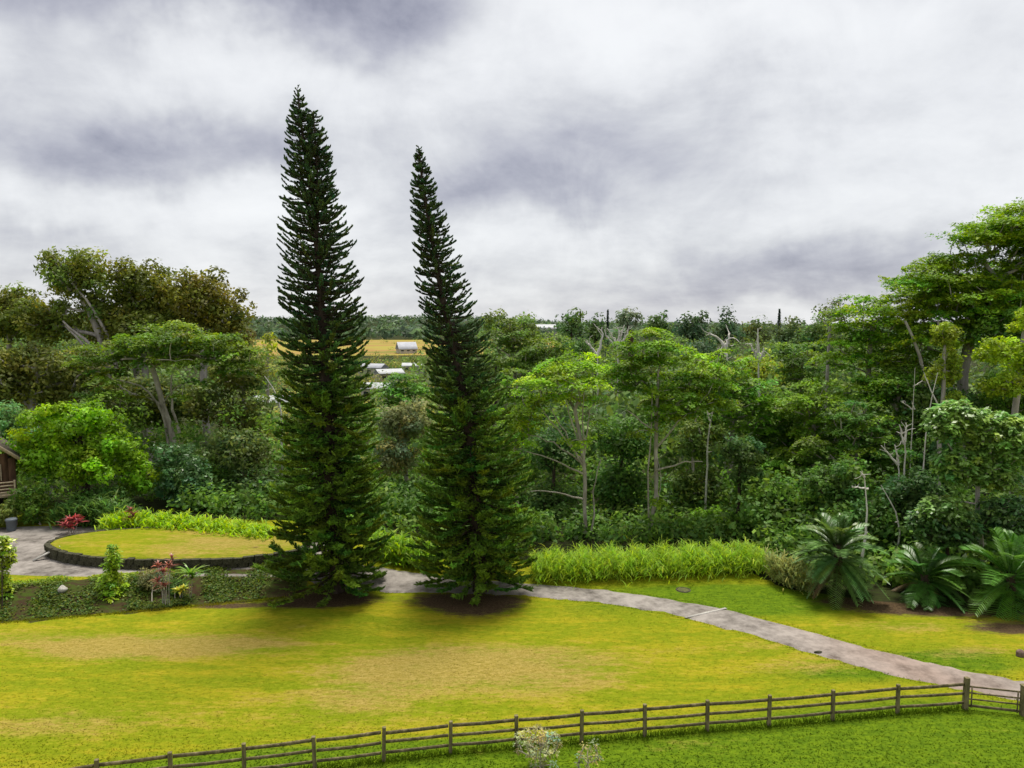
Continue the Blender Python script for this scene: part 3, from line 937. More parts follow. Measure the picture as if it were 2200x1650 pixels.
# ---- the two tall pines
def cook_pine(label, base, axis, prof, seed, leader2=None):
    """axis: (x, z) trunk line; prof: (z, left half width, right half width)"""
    rng = np.random.default_rng(seed)
    x, y = base
    z0 = h(x, y)
    root = empty('column_pine', (x, y, z0 - 0.1))
    tag(root, label, 'pine tree', 'the two column pines by the driveway')
    org = np.array((x, y, z0 - 0.1))
    ax = np.array([(x, z0 - 0.1)] + list(axis))
    zs = np.linspace(ax[0, 1], ax[-1, 1], 40)
    xs = np.interp(zs, ax[:, 1], ax[:, 0])
    for _ in range(3):
        xs[1:-1] = 0.25 * xs[:-2] + 0.5 * xs[1:-1] + 0.25 * xs[2:]
    hh = zs[-1] - zs[0]
    tr = np.c_[xs, np.full(40, y), zs]
    obj('trunk', [tuple([polyline_tube(tr - org, 0.34 * (1 - (zs - zs[0]) / hh) ** 0.8 + 0.035 + 0.12 * np.exp(-(zs - zs[0]) / 0.5), 10)[i] for i in range(3)])], M['bark_dark'], root, smooth=True)
    axes = [(xs, zs, 1.0)]
    if leader2 is not None:
        l2 = resample(np.array(leader2, float), 20)
        obj('second_leader', [polyline_tube(np.c_[l2[:, 0], np.full(20, y), l2[:, 1]] - org, np.linspace(0.12, 0.03, 20), 6)], M['bark_dark'], root, smooth=True)
        axes.append((l2[:, 0], l2[:, 1], 0.55))
    prof = np.array(prof)
    C, T, Nn, Ln, Wd, Cl = [], [], [], [], [], []
    B0, B1, R0, R1 = [], [], [], []
    for axx, azz, wsc in axes:
        z = max(azz[0], z0 + 0.9)
        if wsc < 1: z = azz[0] + 1.0
        while z < azz[-1] - 0.05:
            f = (z - z0) / hh
            nb = 11
            if wsc < 1: nb = 6
            a0 = rng.random() * 6.28
            for b in range(nb):
                az = a0 + 6.283 * b / nb + rng.normal() * 0.25
                zz = z + rng.normal() * 0.17
                cx = np.interp(zz, azz, axx)
                mx = np.interp(zz, zs, xs)
                wl, wr = np.interp(zz, prof[:, 0], prof[:, 1]), np.interp(zz, prof[:, 0], prof[:, 2])
                ca = math.cos(az)
                Lb = (wl * (1 - ca) / 2 + wr * (1 + ca) / 2)
                if wsc < 1: Lb *= 0.62
                big = rng.random()
                Lb *= 0.86 + 0.20 * big - (0.35 * rng.random() if rng.random() < 0.25 else 0)
                if Lb < 0.12: Lb = 0.12
                up = f > 0.52
                g_ = float(S(0.3, 0.7, f)); a_ = -0.28 + 0.16 * g_ + rng.normal() * 0.13; b_ = 0.28 + 0.04 * g_ + rng.normal() * 0.11
                t = np.linspace(0, 1, 5)
                dirh = np.array([math.cos(az), math.sin(az)])
                side = np.array([-dirh[1], dirh[0]]) * rng.normal() * 0.12
                pts = np.c_[cx + (dirh[0] * t + side[0] * t * t) * Lb, y + (dirh[1] * t + side[1] * t * t) * Lb, zz + Lb * (a_ * t + b_ * t ** 3)]
                B0.append(pts[:-1]); B1.append(pts[1:])
                rr = np.linspace(0.03 + 0.012 * Lb, 0.010, 5)
                R0.append(rr[:-1]); R1.append(rr[1:])
                dens = 25 - 4 * float(S(0.35, 0.65, f))
                K = max(8, int(Lb * dens + 5))
                tt = 0.06 + 0.96 * rng.random(K) ** (0.62 - 0.12 * g_)
                pc = np.stack([np.interp(tt, t, pts[:, k]) for k in range(3)], 1)
                tang = unit(np.c_[np.tile(dirh, (K, 1)), a_ + 3 * b_ * tt ** 2])
                sd = np.c_[-np.full(K, dirh[1]), np.full(K, dirh[0]), np.zeros(K)] * rng.choice([-1, 1], K)[:, None]
                D_ = unit(tang * 0.75 + sd * (0.15 + 0.75 * rng.random((K, 1))) * (0.7 if up else 1.0) + UP * (0.25 + 0.45 * rng.random((K, 1))) * (0.55 + 0.75 * g_))
                ln = (0.20 + 0.26 * rng.random(K)) * (1.1 - 0.50 * g_) * min(1, 0.5 + Lb)
                C.append(pc + D_ * ln[:, None] * 0.45); T.append(D_)
                Nn.append(rng.normal(size=(K, 3)) * 0.7 + UP * 0.5)
                Ln.append(ln); Wd.append(ln * (0.20 + 0.10 * g_) + 0.02)
                w_ = float(S(0.35, 0.6, f)); tint = palette(np.array(PINE_UP) * w_ + np.array(PINE_LOW) * (1 - w_), 1, rng, 0.28, 0.18)
                Cl.append(np.repeat(tint, K, 0) * np.exp(rng.normal(size=(K, 1)) * 0.25))
            z += (0.28 - 0.01 * float(S(0.4, 0.65, f))) * (0.85 + 0.3 * rng.random())
    C, T, Nn, Ln, Wd, Cl = map(np.concatenate, (C, T, Nn, Ln, Wd, Cl))
    l1 = leaves(C - org, Nn, Ln, Wd, Cl, rng, T)
    l2_ = leaves(C - org, np.cross(unit(Nn), unit(T)), Ln, Wd * 0.9, Cl, rng, T)
    crown = obj('crown', [l1, l2_], M['needle'], root)
    obj('branches', [tubes(np.concatenate(B0) - org, np.concatenate(B1) - org, np.concatenate(R0), np.concatenate(R1), 4)], M['bark_dark'], crown)
    return root


PINE_UP = (0.026, 0.050, 0.016)
PINE_LOW = (0.055, 0.098, 0.008)
PY = 42.0
cook_pine('taller column pine with a forked tip, standing next to the stone ringed island', (-10.29, PY),
          [(-10.53, 3.475), (-10.69, 9.9), (-10.85, 15.8), (-11.18, 22.0), (-11.66, 25.3), (-11.98, 28.6)],
          [(0.0, 3.2, 2.4), (0.9, 4.3, 3.0), (2.0, 3.9, 3.3), (4.6, 3.2, 3.15), (7.5, 2.9, 2.85), (10.0, 2.7, 2.75), (13.0, 2.45, 2.65), (15.8, 2.35, 2.45), (18.5, 2.2, 2.15), (22.0, 1.75, 1.7), (25.4, 1.08, 1.25), (27.3, 0.58, 0.62), (28.2, 0.3, 0.3), (28.7, 0.12, 0.12)],
          31, leader2=[(-11.07, 20.5), (-10.96, 24.0), (-11.12, 27.6)])
cook_pine('shorter slender pine leaning left with a single thin tip, right of the taller pine', (-1.87, PY),
          [(-2.09, 3.5), (-2.35, 8.5), (-2.94, 12.5), (-3.80, 16.3), (-4.63, 21.0), (-5.11, 24.0), (-5.24, 25.55)],
          [(0.0, 2.3, 1.8), (0.9, 3.2, 2.7), (2.2, 3.75, 3.5), (4.2, 3.6, 3.5), (7.5, 3.0, 3.1), (10.0, 2.3, 2.6), (13.0, 1.75, 2.2), (16.2, 1.55, 1.75), (19.0, 1.25, 1.4), (21.5, 0.95, 1.0), (23.5, 0.65, 0.65), (24.9, 0.3, 0.28), (25.6, 0.08, 0.08)],
          47)

# ---- left: the olive gum trees on the skyline
gum = dict(col=EUC, style='clump', rb=1.35, n_leaf=240, leaf=0.34, trunk_r=0.42, bark='bark_grey', bare=0.3, hue=0.12, vary=0.24, sep=0.82, hollow=0.15)
tree('gum_tree', 'olive brown gum tree cut by the left edge of the picture, on the skyline', 'tree', -59.12, 86,
     [(-59.13, 86.00, 16.67, 5.49, 4.34), (-56.01, 84.00, 9.17, 5.94, 4.30)], seed=11, group='gum trees on the left skyline', **gum)
tree('gum_tree', 'tallest gum tree on the left skyline, with pale leaning limbs showing', 'tree', -44.63, 82,
     [(-48.94, 82.00, 21.21, 4.38, 3.54), (-51.99, 82.00, 16.11, 3.98, 3.63), (-46.77, 83.00, 17.69, 3.01, 3.14)], seed=12, group='gum trees on the left skyline',
     top=[(-45.44, 82.00, 14.04), (-48.45, 82.00, 19.73)], trunks=[[(-43.89, 81.00, 10.97), (-44.65, 81.00, 14.83), (-46.65, 81.00, 18.16), (-48.58, 81.00, 20.70)], [(-45.66, 80.00, 10.51), (-46.55, 80.00, 13.32), (-48.73, 80.00, 15.60)], [(-44.57, 80.00, 12.05), (-47.50, 80.00, 14.84), (-48.96, 80.00, 16.11)]], **gum)
tree('gum_tree', 'rounded olive gum tree between the tallest gum and the rusty one', 'tree', -42.74, 85,
     [(-42.71, 85.00, 19.20, 4.65, 4.67), (-42.63, 84.00, 15.32, 5.19, 3.46)], seed=13, group='gum trees on the left skyline', **gum)
gum2 = dict(gum, col=(0.092, 0.094, 0.012))
tree('gum_tree', 'rusty gum tree at the right end of the left skyline group', 'tree', -35.29, 84,
     [(-36.00, 84.00, 18.23, 4.49, 4.76), (-32.48, 84.00, 16.25, 3.06, 4.38)], seed=14, group='gum trees on the left skyline', **gum2)
tree('gum_tree', 'dark olive gum tree low at the far left, under the skyline gums', 'tree', -48.86, 76,
     [(-51.38, 76.00, 10.26, 4.13, 4.37), (-45.68, 77.00, 10.20, 3.77, 3.45)], seed=15, group='gum trees on the left skyline', **dict(gum, col=(0.075, 0.085, 0.014)))

# ---- left: umbrella tree and the slope below it
alb = dict(style='pad', rb=1.25, n_leaf=300, leaf=0.24, trunk_r=0.26, bark='bark', bare=0.42, sep=0.95, vary=0.22, hue=0.14)
tree('umbrella_tree', 'wide flat topped umbrella tree with bare pale limbs, below the left gum trees', 'tree', -30.58, 66,
     [(-30.92, 66.00, 14.34, 5.70, 1.67), (-36.20, 65.00, 12.81, 4.29, 1.35), (-25.31, 66.00, 12.98, 3.21, 1.58), (-34.73, 63.00, 9.78, 3.26, 1.42), (-28.37, 64.00, 10.20, 2.26, 0.72)], (0.072, 0.118, 0.010), seed=21,
     top=[(-30.85, 66.00, 5.89), (-31.86, 66.00, 9.29), (-32.48, 66.00, 11.83), (-32.75, 66.00, 13.51)], trunks=[[(-31.32, 66.00, 4.60), (-31.61, 66.00, 8.02), (-32.69, 64.00, 10.71), (-34.18, 63.00, 10.99)], [(-30.29, 66.00, 5.89), (-31.03, 66.00, 8.87), (-30.81, 66.00, 11.40)]], **dict(alb, rb=1.1))
tree('spreading_tree', 'tall olive green tree between the umbrella tree and the taller pine', 'tree', -27.32, 74,
     [(-27.37, 74.00, 10.65, 3.69, 3.07), (-26.45, 73.00, 5.55, 2.94, 3.54)], OLIVE, seed=22, rb=1.3, n_leaf=260, leaf=0.3, trunk_r=0.25)
tree('lime_tree', 'narrow yellow green tree poking up at the right end of the gum trees', 'tree', -40.33, 120,
     [(-40.13, 120.00, 12.55, 1.88, 3.81)], (0.17, 0.20, 0.015), seed=23, rb=1.5, n_leaf=200, leaf=0.4, trunk_r=0.25)
tree('breadfruit_tree', 'bright yellow green breadfruit tree rising behind the house', 'tree', -33.56, 57,
     [(-34.53, 57.00, 8.13, 3.38, 2.02), (-36.34, 56.50, 5.62, 2.77, 2.76), (-31.44, 57.00, 5.54, 2.19, 2.41), (-32.71, 55.50, 4.90, 2.58, 2.17), (-29.95, 57.50, 3.57, 1.48, 2.44)], BREAD, seed=24,
     style='clump', rb=0.85, n_leaf=240, leaf=0.27, trunk_r=0.3, bark='bark_dark', hue=0.12, vary=0.28, sep=0.95, hollow=0.5)
tree('leafy_tree', 'bluish green tree at the left edge behind the house roof', 'tree', -46.00, 66,
     [(-46.68, 66.00, 6.30, 3.09, 3.42)], BLUE, seed=25, rb=1.1, n_leaf=200, leaf=0.28)
tree('leafy_tree', 'blue green tree with silvery leaves right of the breadfruit tree', 'tree', -27.50, 60,
     [(-27.85, 60.00, 3.24, 2.19, 3.53), (-26.08, 59.00, 2.68, 1.99, 3.09)], BLUE, seed=26, rb=0.8, n_leaf=190, leaf=0.26, mat='gloss_leaf')
tree('leafy_tree', 'dull green tree directly left of the taller pine, above the hedge', 'tree', -22.89, 62,
     [(-23.52, 62.00, 4.86, 3.11, 2.82), (-22.27, 61.00, 1.24, 2.88, 2.60)], (0.06, 0.088, 0.022), seed=27, rb=0.95, n_leaf=200, leaf=0.27)
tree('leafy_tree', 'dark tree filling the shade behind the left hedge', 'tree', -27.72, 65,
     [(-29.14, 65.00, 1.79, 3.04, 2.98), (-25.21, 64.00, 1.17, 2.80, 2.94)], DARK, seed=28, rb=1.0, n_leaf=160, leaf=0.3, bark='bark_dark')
tree('leafy_tree', 'olive tree under the umbrella tree, half hidden by it', 'tree', -36.66, 72,
     [(-36.88, 73.00, 7.90, 5.00, 3.52), (-30.86, 72.00, 8.01, 3.12, 3.01)], (0.06, 0.078, 0.015), seed=29, rb=1.2, n_leaf=200, leaf=0.3)

# ---- between the pines
tree('leafy_tree', 'green tree in the gap between the two pines, farthest back', 'tree', -16.10, 110,
     [(-16.51, 110.00, 5.78, 4.54, 2.82)], (0.06, 0.13, 0.015), seed=31, style='pad', rb=1.5, n_leaf=220, leaf=0.38)
tree('leafy_tree', 'grey green candlenut tree in the gap between the two pines', 'tree', -9.22, 63,
     [(-9.39, 63.00, 7.24, 2.70, 2.14), (-10.17, 62.00, 4.25, 2.17, 2.22)], (0.105, 0.118, 0.045), seed=32, rb=0.8, n_leaf=220, leaf=0.24)
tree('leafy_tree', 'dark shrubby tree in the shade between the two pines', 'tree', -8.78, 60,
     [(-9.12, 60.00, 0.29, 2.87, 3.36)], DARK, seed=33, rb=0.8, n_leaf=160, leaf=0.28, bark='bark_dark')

# ---- centre right: the pale trunked albizias
tree('albizia_tree', 'albizia with fanning bare limbs, nearest the right side of the shorter pine', 'tree', 5.47, 53,
     [(3.05, 53.00, 11.80, 3.73, 1.27), (5.34, 54.00, 12.85, 2.59, 1.03), (0.69, 53.00, 8.99, 2.04, 2.22), (5.05, 51.50, 7.69, 1.91, 0.50), (6.28, 53.00, 9.68, 1.87, 0.85)], ALB_L, seed=41,
     top=[(5.41, 53.00, 3.66), (5.18, 53.00, 6.77), (4.58, 53.00, 9.51)], trunks=[[(5.68, 52.60, -0.77), (6.06, 52.60, 2.36), (5.84, 52.60, 4.09), (6.50, 52.60, 5.98)], [(5.33, 53.00, 5.04), (3.88, 52.50, 7.87), (2.83, 52.00, 9.63)], [(5.33, 53.00, 5.39), (3.41, 53.00, 6.94), (1.36, 53.00, 7.63)], [(5.29, 53.00, 6.08), (5.45, 52.50, 8.89), (5.88, 52.50, 9.91)], [(5.33, 53.00, 5.39), (3.03, 52.40, 8.40), (2.00, 52.00, 9.96)], [(5.32, 53.00, 5.91), (4.29, 52.30, 8.75), (3.82, 52.00, 10.63)], [(5.37, 53.00, 4.70), (3.04, 52.50, 6.00), (1.00, 52.00, 6.60)], [(5.42, 53.00, 2.79), (3.39, 52.50, 3.49), (1.34, 52.00, 3.68)], [(5.32, 53.00, 6.25), (4.97, 52.40, 9.24), (5.15, 52.00, 10.96)]],
     **dict(alb, rb=0.95, trunk_r=0.15, n_leaf=300, leaf=0.2))
tree('albizia_tree', 'tall albizia with twin pale trunks and a domed layered crown', 'tree', 10.38, 54,
     [(10.48, 54.00, 14.31, 3.28, 1.11), (8.61, 54.00, 12.51, 2.77, 1.38), (14.29, 54.00, 12.34, 2.61, 1.55), (12.31, 55.00, 10.51, 3.90, 1.59), (9.60, 52.50, 8.13, 1.52, 0.42), (10.70, 52.50, 2.65, 1.54, 0.43)], ALB, seed=42,
     top=[(10.88, 54.00, 3.78), (10.67, 54.00, 8.00), (10.81, 54.00, 12.17)], trunks=[[(10.54, 54.00, -1.38), (10.08, 53.70, 2.09), (10.14, 53.70, 5.25), (10.33, 53.70, 8.74), (10.36, 53.70, 11.16)], [(10.74, 53.60, 7.71), (8.24, 52.50, 9.57)], [(10.75, 53.60, 6.67), (12.61, 52.50, 9.23)], [(10.78, 53.60, 4.92), (12.85, 52.50, 5.83), (13.73, 52.00, 5.85)]],
     **dict(alb, rb=0.95, trunk_r=0.155, n_leaf=330, leaf=0.2))
tree('albizia_tree', 'dark layered albizia behind the shorter pine on its right side', 'tree', 0.99, 78,
     [(-0.49, 78.00, 14.61, 3.47, 1.98), (3.39, 76.00, 12.70, 4.36, 1.93), (-1.19, 75.00, 11.06, 2.63, 2.63)], (0.065, 0.11, 0.014), seed=43, **dict(alb, rb=1.3, leaf=0.28))
tree('albizia_tree', 'bright green albizia right of the twin trunked one', 'tree', 19.55, 64,
     [(19.20, 64.00, 11.12, 2.90, 1.64), (21.31, 64.00, 8.65, 3.33, 2.06), (17.17, 63.00, 7.54, 2.27, 2.44)], (0.075, 0.15, 0.010), seed=44, **dict(alb, rb=1.0, leaf=0.23))
tree('albizia_tree', 'deep green albizia filling the slope right of centre', 'tree', 25.21, 66,
     [(25.19, 66.00, 6.73, 3.66, 2.13), (25.55, 64.00, 3.89, 3.37, 2.29), (22.18, 65.00, 3.71, 2.15, 2.33)], MID, seed=45, **dict(alb, rb=1.0, leaf=0.24))
tree('dark_tree', 'small dark tree with a thin black trunk in front of the central woods', 'tree', 17.29, 55,
     [(17.43, 55.00, 6.07, 1.89, 1.43), (17.74, 55.00, 4.10, 1.45, 1.26)], (0.045, 0.085, 0.02), seed=46, rb=0.6, n_leaf=150, leaf=0.22, trunk_r=0.13, bark='bark_dark')
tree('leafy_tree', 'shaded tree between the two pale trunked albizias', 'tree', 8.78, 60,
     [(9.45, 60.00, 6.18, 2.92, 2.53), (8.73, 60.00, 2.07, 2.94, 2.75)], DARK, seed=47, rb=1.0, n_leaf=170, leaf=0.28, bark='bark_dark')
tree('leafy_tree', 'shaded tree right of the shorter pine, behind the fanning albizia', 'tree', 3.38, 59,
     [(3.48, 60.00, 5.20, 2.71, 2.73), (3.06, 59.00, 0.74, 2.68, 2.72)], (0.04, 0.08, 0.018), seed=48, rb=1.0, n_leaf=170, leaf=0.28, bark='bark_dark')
tree('leafy_tree', 'olive tinged tree behind the right trunk of the twin trunked albizia', 'tree', 14.89, 60,
     [(15.49, 61.00, 6.22, 2.60, 2.77), (15.12, 60.00, 2.07, 2.76, 2.36)], (0.065, 0.098, 0.016), seed=49, rb=1.0, n_leaf=180, leaf=0.27)
tree('leafy_shrub', 'bright green shrub in the opening right of the twin trunked albizia', 'shrub', 14.35, 55,
     [(14.81, 55.00, 0.21, 2.00, 1.73)], (0.085, 0.16, 0.012), seed=50, rb=0.55, n_leaf=130, leaf=0.22, trunk_r=0.08)
tree('leafy_shrub', 'fresh green shrub at the foot of the thin dark trunked tree', 'shrub', 18.56, 54,
     [(18.91, 54.00, 0.94, 1.80, 1.78)], (0.075, 0.16, 0.012), seed=51, rb=0.55, n_leaf=130, leaf=0.22, trunk_r=0.08)

# ---- right: the big albizias and their neighbours
tree('albizia_tree', 'giant albizia towering over the right edge with layered crown against the sky', 'tree', 37.81, 60,
     [(41.05, 60.00, 23.86, 5.35, 1.49), (37.28, 60.00, 22.00, 4.68, 1.12), (34.10, 60.00, 19.47, 4.60, 1.22), (38.36, 60.00, 17.68, 5.78, 1.70), (34.67, 60.00, 15.22, 4.28, 1.90), (44.20, 62.00, 20.27, 5.22, 2.32), (38.46, 61.00, 20.58, 3.90, 1.14), (41.79, 61.00, 23.05, 4.29, 1.32), (34.24, 60.00, 20.41, 2.88, 1.03), (41.72, 61.00, 17.33, 4.73, 1.73)], (0.100, 0.165, 0.010), seed=61,
     top=[(37.50, 60.00, 4.04), (36.73, 60.00, 11.79), (38.68, 60.00, 18.62)], trunks=[[(36.04, 59.00, 5.77), (33.24, 58.50, 11.13), (31.87, 58.00, 14.87), (31.08, 58.00, 15.97)], [(36.31, 59.00, 8.06), (34.33, 58.00, 13.39), (33.66, 58.00, 15.97)]], **dict(alb, rb=1.15, trunk_r=0.42, n_leaf=300, leaf=0.23, bark='bark_grey', sep=0.72))
tree('albizia_tree', 'albizia left of the giant one, sloping down to the horizon', 'tree', 30.39, 62,
     [(30.46, 62.00, 16.48, 3.41, 1.66), (28.40, 62.00, 13.83, 3.22, 1.77), (31.66, 61.00, 13.08, 3.37, 1.75), (29.91, 60.00, 10.44, 3.13, 1.73)], (0.098, 0.170, 0.010), seed=62, **dict(alb, rb=1.05, leaf=0.22))
tree('albizia_tree', 'layered albizia shoulder joining the giant one to its left neighbour', 'tree', 35.71, 66,
     [(35.71, 66.00, 18.09, 3.62, 1.66), (38.34, 66.00, 19.75, 3.83, 1.65), (34.04, 65.00, 15.39, 3.58, 1.85), (44.62, 66.00, 19.34, 3.86, 2.07)], (0.095, 0.160, 0.010), seed=178, **dict(alb, rb=1.1, leaf=0.22))
tree('wispy_tree', 'thin airy tree top against the sky at the left end of the right woods', 'tree', 30.08, 70,
     [(30.50, 70.00, 16.81, 2.40, 2.10)], (0.07, 0.095, 0.03), seed=63, style='clump', rb=0.7, n_leaf=45, leaf=0.22, trunk_r=0.16, sep=1.1, bark='bark_grey')
tree('albizia_tree', 'mid green albizia between the dead snag and the right woods', 'tree', 30.48, 76,
     [(30.02, 76.00, 11.86, 3.45, 2.06), (30.76, 74.00, 8.52, 3.39, 2.38)], (0.06, 0.11, 0.013), seed=64, **dict(alb, rb=1.15, leaf=0.26))
tree('albizia_tree', 'shaded albizia in the heart of the right woods', 'tree', 26.73, 56,
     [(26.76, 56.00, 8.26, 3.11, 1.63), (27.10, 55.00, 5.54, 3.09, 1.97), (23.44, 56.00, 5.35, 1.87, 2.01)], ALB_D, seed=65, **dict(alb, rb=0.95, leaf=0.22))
tree('vine_tree', 'yellow green vine covered trunk standing in the right woods', 'tree', 30.78, 52,
     [(30.72, 52.00, 14.86, 1.18, 1.24), (31.25, 52.30, 12.44, 0.92, 1.84), (30.10, 51.80, 12.14, 0.67, 0.83), (31.63, 52.00, 9.79, 0.74, 1.51)], (0.125, 0.165, 0.014), seed=66, rb=0.38, hue=0.07, sep=1.0, n_leaf=110, leaf=0.19, trunk_r=0.15, bark='bark_grey')
tree('yellow_tree', 'sunny yellow green tree at the right edge below the giant albizia', 'tree', 34.05, 50,
     [(35.52, 50.00, 15.83, 1.67, 1.50), (32.84, 49.50, 13.79, 1.57, 1.34), (35.35, 50.00, 13.21, 1.69, 1.75), (33.02, 49.00, 11.54, 1.48, 1.26)], LIME, seed=67, rb=0.5, n_leaf=110, leaf=0.22, trunk_r=0.2, bark='bark_grey', hue=0.07, sep=1.0)
tree('leafy_tree', 'dark tree behind the vine covered trunk', 'tree', 33.15, 56,
     [(33.12, 56.50, 9.10, 2.85, 2.91), (32.45, 55.00, 4.63, 2.45, 3.23)], (0.042, 0.082, 0.018), seed=68, rb=0.95, n_leaf=170, leaf=0.27, bark='bark_dark')
tree('octopus_tree', 'large leaved tree with shiny leaf clusters above the palms at the right', 'tree', 29.13, 44,
     [(27.02, 44.00, 9.76, 2.12, 1.49), (29.63, 43.50, 8.77, 2.33, 1.83), (26.91, 43.50, 7.22, 1.75, 1.42), (28.85, 43.00, 6.61, 1.72, 0.98), (25.59, 42.50, 4.76, 1.70, 0.98)], (0.095, 0.165, 0.03), seed=69,
     style='rosette', rb=0.42, n_leaf=42, leaf=0.34, trunk_r=0.13, bark='bark_grey', sep=1.05, mat='gloss_leaf', hollow=0.55, vary=0.25)
tree('octopus_tree', 'dark shiny leaved shrub between the middle and right palms', 'shrub', 26.28, 43,
     [(25.94, 43.00, 3.78, 2.30, 1.56), (29.41, 42.60, 4.17, 2.15, 1.55)], (0.045, 0.095, 0.022), seed=70,
     style='rosette', rb=0.42, n_leaf=28, leaf=0.32, trunk_r=0.1, bark='bark_dark', sep=1.1, mat='gloss_leaf')
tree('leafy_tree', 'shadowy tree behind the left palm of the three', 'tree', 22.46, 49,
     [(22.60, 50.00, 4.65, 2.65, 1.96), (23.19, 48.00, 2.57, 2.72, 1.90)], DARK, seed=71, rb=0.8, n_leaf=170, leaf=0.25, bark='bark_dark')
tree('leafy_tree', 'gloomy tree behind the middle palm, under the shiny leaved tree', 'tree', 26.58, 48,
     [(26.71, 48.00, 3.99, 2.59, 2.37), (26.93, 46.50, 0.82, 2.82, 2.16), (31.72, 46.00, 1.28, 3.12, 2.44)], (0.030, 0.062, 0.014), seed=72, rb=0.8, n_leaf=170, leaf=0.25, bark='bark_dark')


tree('albizia_tree', 'light green albizia low in the right woods behind the broken trunk', 'tree', 25.21, 60,
     [(25.18, 61.00, 9.37, 3.37, 1.57), (26.01, 60.00, 6.77, 3.33, 1.55), (22.83, 60.00, 3.64, 2.77, 1.96)], (0.085, 0.15, 0.010), seed=171, **dict(alb, rb=1.0, leaf=0.22))
tree('albizia_tree', 'green albizia beneath the giant one, left of the vine covered trunk', 'tree', 30.64, 58,
     [(31.27, 59.00, 11.09, 3.08, 1.51), (31.23, 58.00, 8.37, 2.67, 1.68), (29.34, 57.00, 5.73, 2.26, 1.48)], (0.065, 0.125, 0.012), seed=172, **dict(alb, rb=1.0, leaf=0.22))
tree('albizia_tree', 'yellowish albizia crown behind the twin trunked one, on its right', 'tree', 19.25, 72,
     [(18.11, 72.00, 12.40, 3.01, 1.38), (21.89, 73.00, 10.96, 3.29, 1.40), (16.12, 70.00, 8.90, 2.73, 2.25)], (0.10, 0.165, 0.010), seed=173, **dict(alb, rb=1.1, leaf=0.25))
tree('albizia_tree', 'layered albizia close against the right side of the shorter pine', 'tree', 0.42, 66,
     [(0.21, 66.00, 10.35, 2.32, 1.48), (1.26, 65.00, 7.29, 2.50, 2.10), (1.24, 64.00, 3.68, 2.06, 2.08)], (0.080, 0.145, 0.010), seed=174, **dict(alb, rb=1.0, leaf=0.23))
tree('leafy_tree', 'green tree above the right end of the cane grass', 'tree', 20.62, 54,
     [(20.81, 55.00, 2.66, 2.73, 1.99), (21.00, 53.50, 0.54, 2.32, 1.95)], (0.05, 0.105, 0.014), seed=175, rb=0.8, n_leaf=170, leaf=0.24)
tree('leafy_tree', 'deep green tree behind the yellow tree at the right edge', 'tree', 38.50, 56,
     [(38.75, 57.00, 14.87, 3.41, 2.89), (38.68, 56.00, 10.24, 3.72, 2.52)], (0.055, 0.11, 0.014), seed=176, rb=1.0, n_leaf=180, leaf=0.26)
tree('gum_tree', 'olive gum tree filling in behind the umbrella tree', 'tree', -44.11, 90,
     [(-48.84, 90.00, 15.02, 4.68, 3.99), (-40.59, 90.00, 13.88, 5.00, 4.00), (-33.84, 88.00, 13.36, 3.53, 3.35)], seed=177, group='gum trees on the left skyline', **dict(gum, col=(0.085, 0.085, 0.014)))

# ---- bleached dead trees
def dead_tree(label, x, y, limbs, r, seed, extra=0):
    """limbs: polylines in world space, first one is the trunk"""
    rng = np.random.default_rng(seed)
    z0 = h(x, y)
    root = empty('dead_tree', (x, y, z0 - 0.2))
    tag(root, label, 'dead tree', 'bleached dead trees')
    org = np.array((x, y, z0 - 0.2))
    first = True
    for lm in limbs:
        p = np.array(([(x, y, z0 - 0.2)] if first else []) + list(lm), float)
        q = resample(p, 10)
        q[1:-1] += rng.normal(size=q[1:-1].shape) * r * 0.22
        rr = np.linspace(r if first else r * 0.7, r * 0.28, 10)
        parts = [polyline_tube(q - org, rr, 6)]
        for _ in range(3 if not first else 2):
            k = rng.integers(4, 9)
            d = unit(rng.normal(size=3) + UP * 0.8) * (0.6 + rng.random() * 1.2) * r * 3.2
            parts.append(polyline_tube(resample(np.array([q[k], q[k] + d * 0.5 + rng.normal(size=3) * r, q[k] + d]), 5) - org, np.linspace(rr[k] * 0.6, r * 0.12, 5), 5))
        obj('trunk' if first else 'limb', parts, M['dead_wood'], root, smooth=True)
        first = False


dead_tree('bare forked dead tree against the dark treeline, left of the brown pole', 11.30, 96,
          [[(11.31, 96.00, 11.03), (11.24, 96.00, 11.82)], [(11.25, 96.00, 11.64), (10.50, 96.00, 12.68), (9.64, 96.00, 13.59)], [(11.24, 96.00, 11.82), (11.84, 96.00, 13.47), (11.82, 96.00, 15.42)]], 0.30, 1)
dead_tree('pale many branched dead tree just left of the brown pole', 14.64, 100,
          [[(14.51, 100.00, 11.79), (14.37, 100.00, 13.38)], [(14.37, 100.00, 12.75), (13.46, 100.00, 14.65), (12.95, 100.00, 15.28)], [(14.37, 100.00, 13.06), (14.73, 100.00, 14.65), (14.28, 100.00, 15.60)], [(14.37, 100.00, 12.94), (15.57, 100.00, 14.02), (15.99, 100.00, 15.60)], [(14.38, 100.00, 12.43), (12.90, 100.00, 14.21), (12.57, 100.00, 15.09)], [(14.37, 100.00, 12.94), (15.11, 100.00, 14.84), (15.35, 100.00, 15.73)]], 0.22, 2)
dead_tree('white dead snag under the dark conical tree on the horizon', 27.06, 92,
          [[(27.07, 92.00, 11.22), (26.91, 92.00, 12.98)], [(26.92, 92.00, 12.68), (26.19, 92.00, 13.85), (24.77, 92.00, 14.78)], [(26.91, 92.00, 12.98), (27.24, 92.00, 13.85), (27.28, 92.00, 14.67)], [(27.00, 92.00, 11.81), (25.87, 92.00, 12.80)]], 0.34, 3)
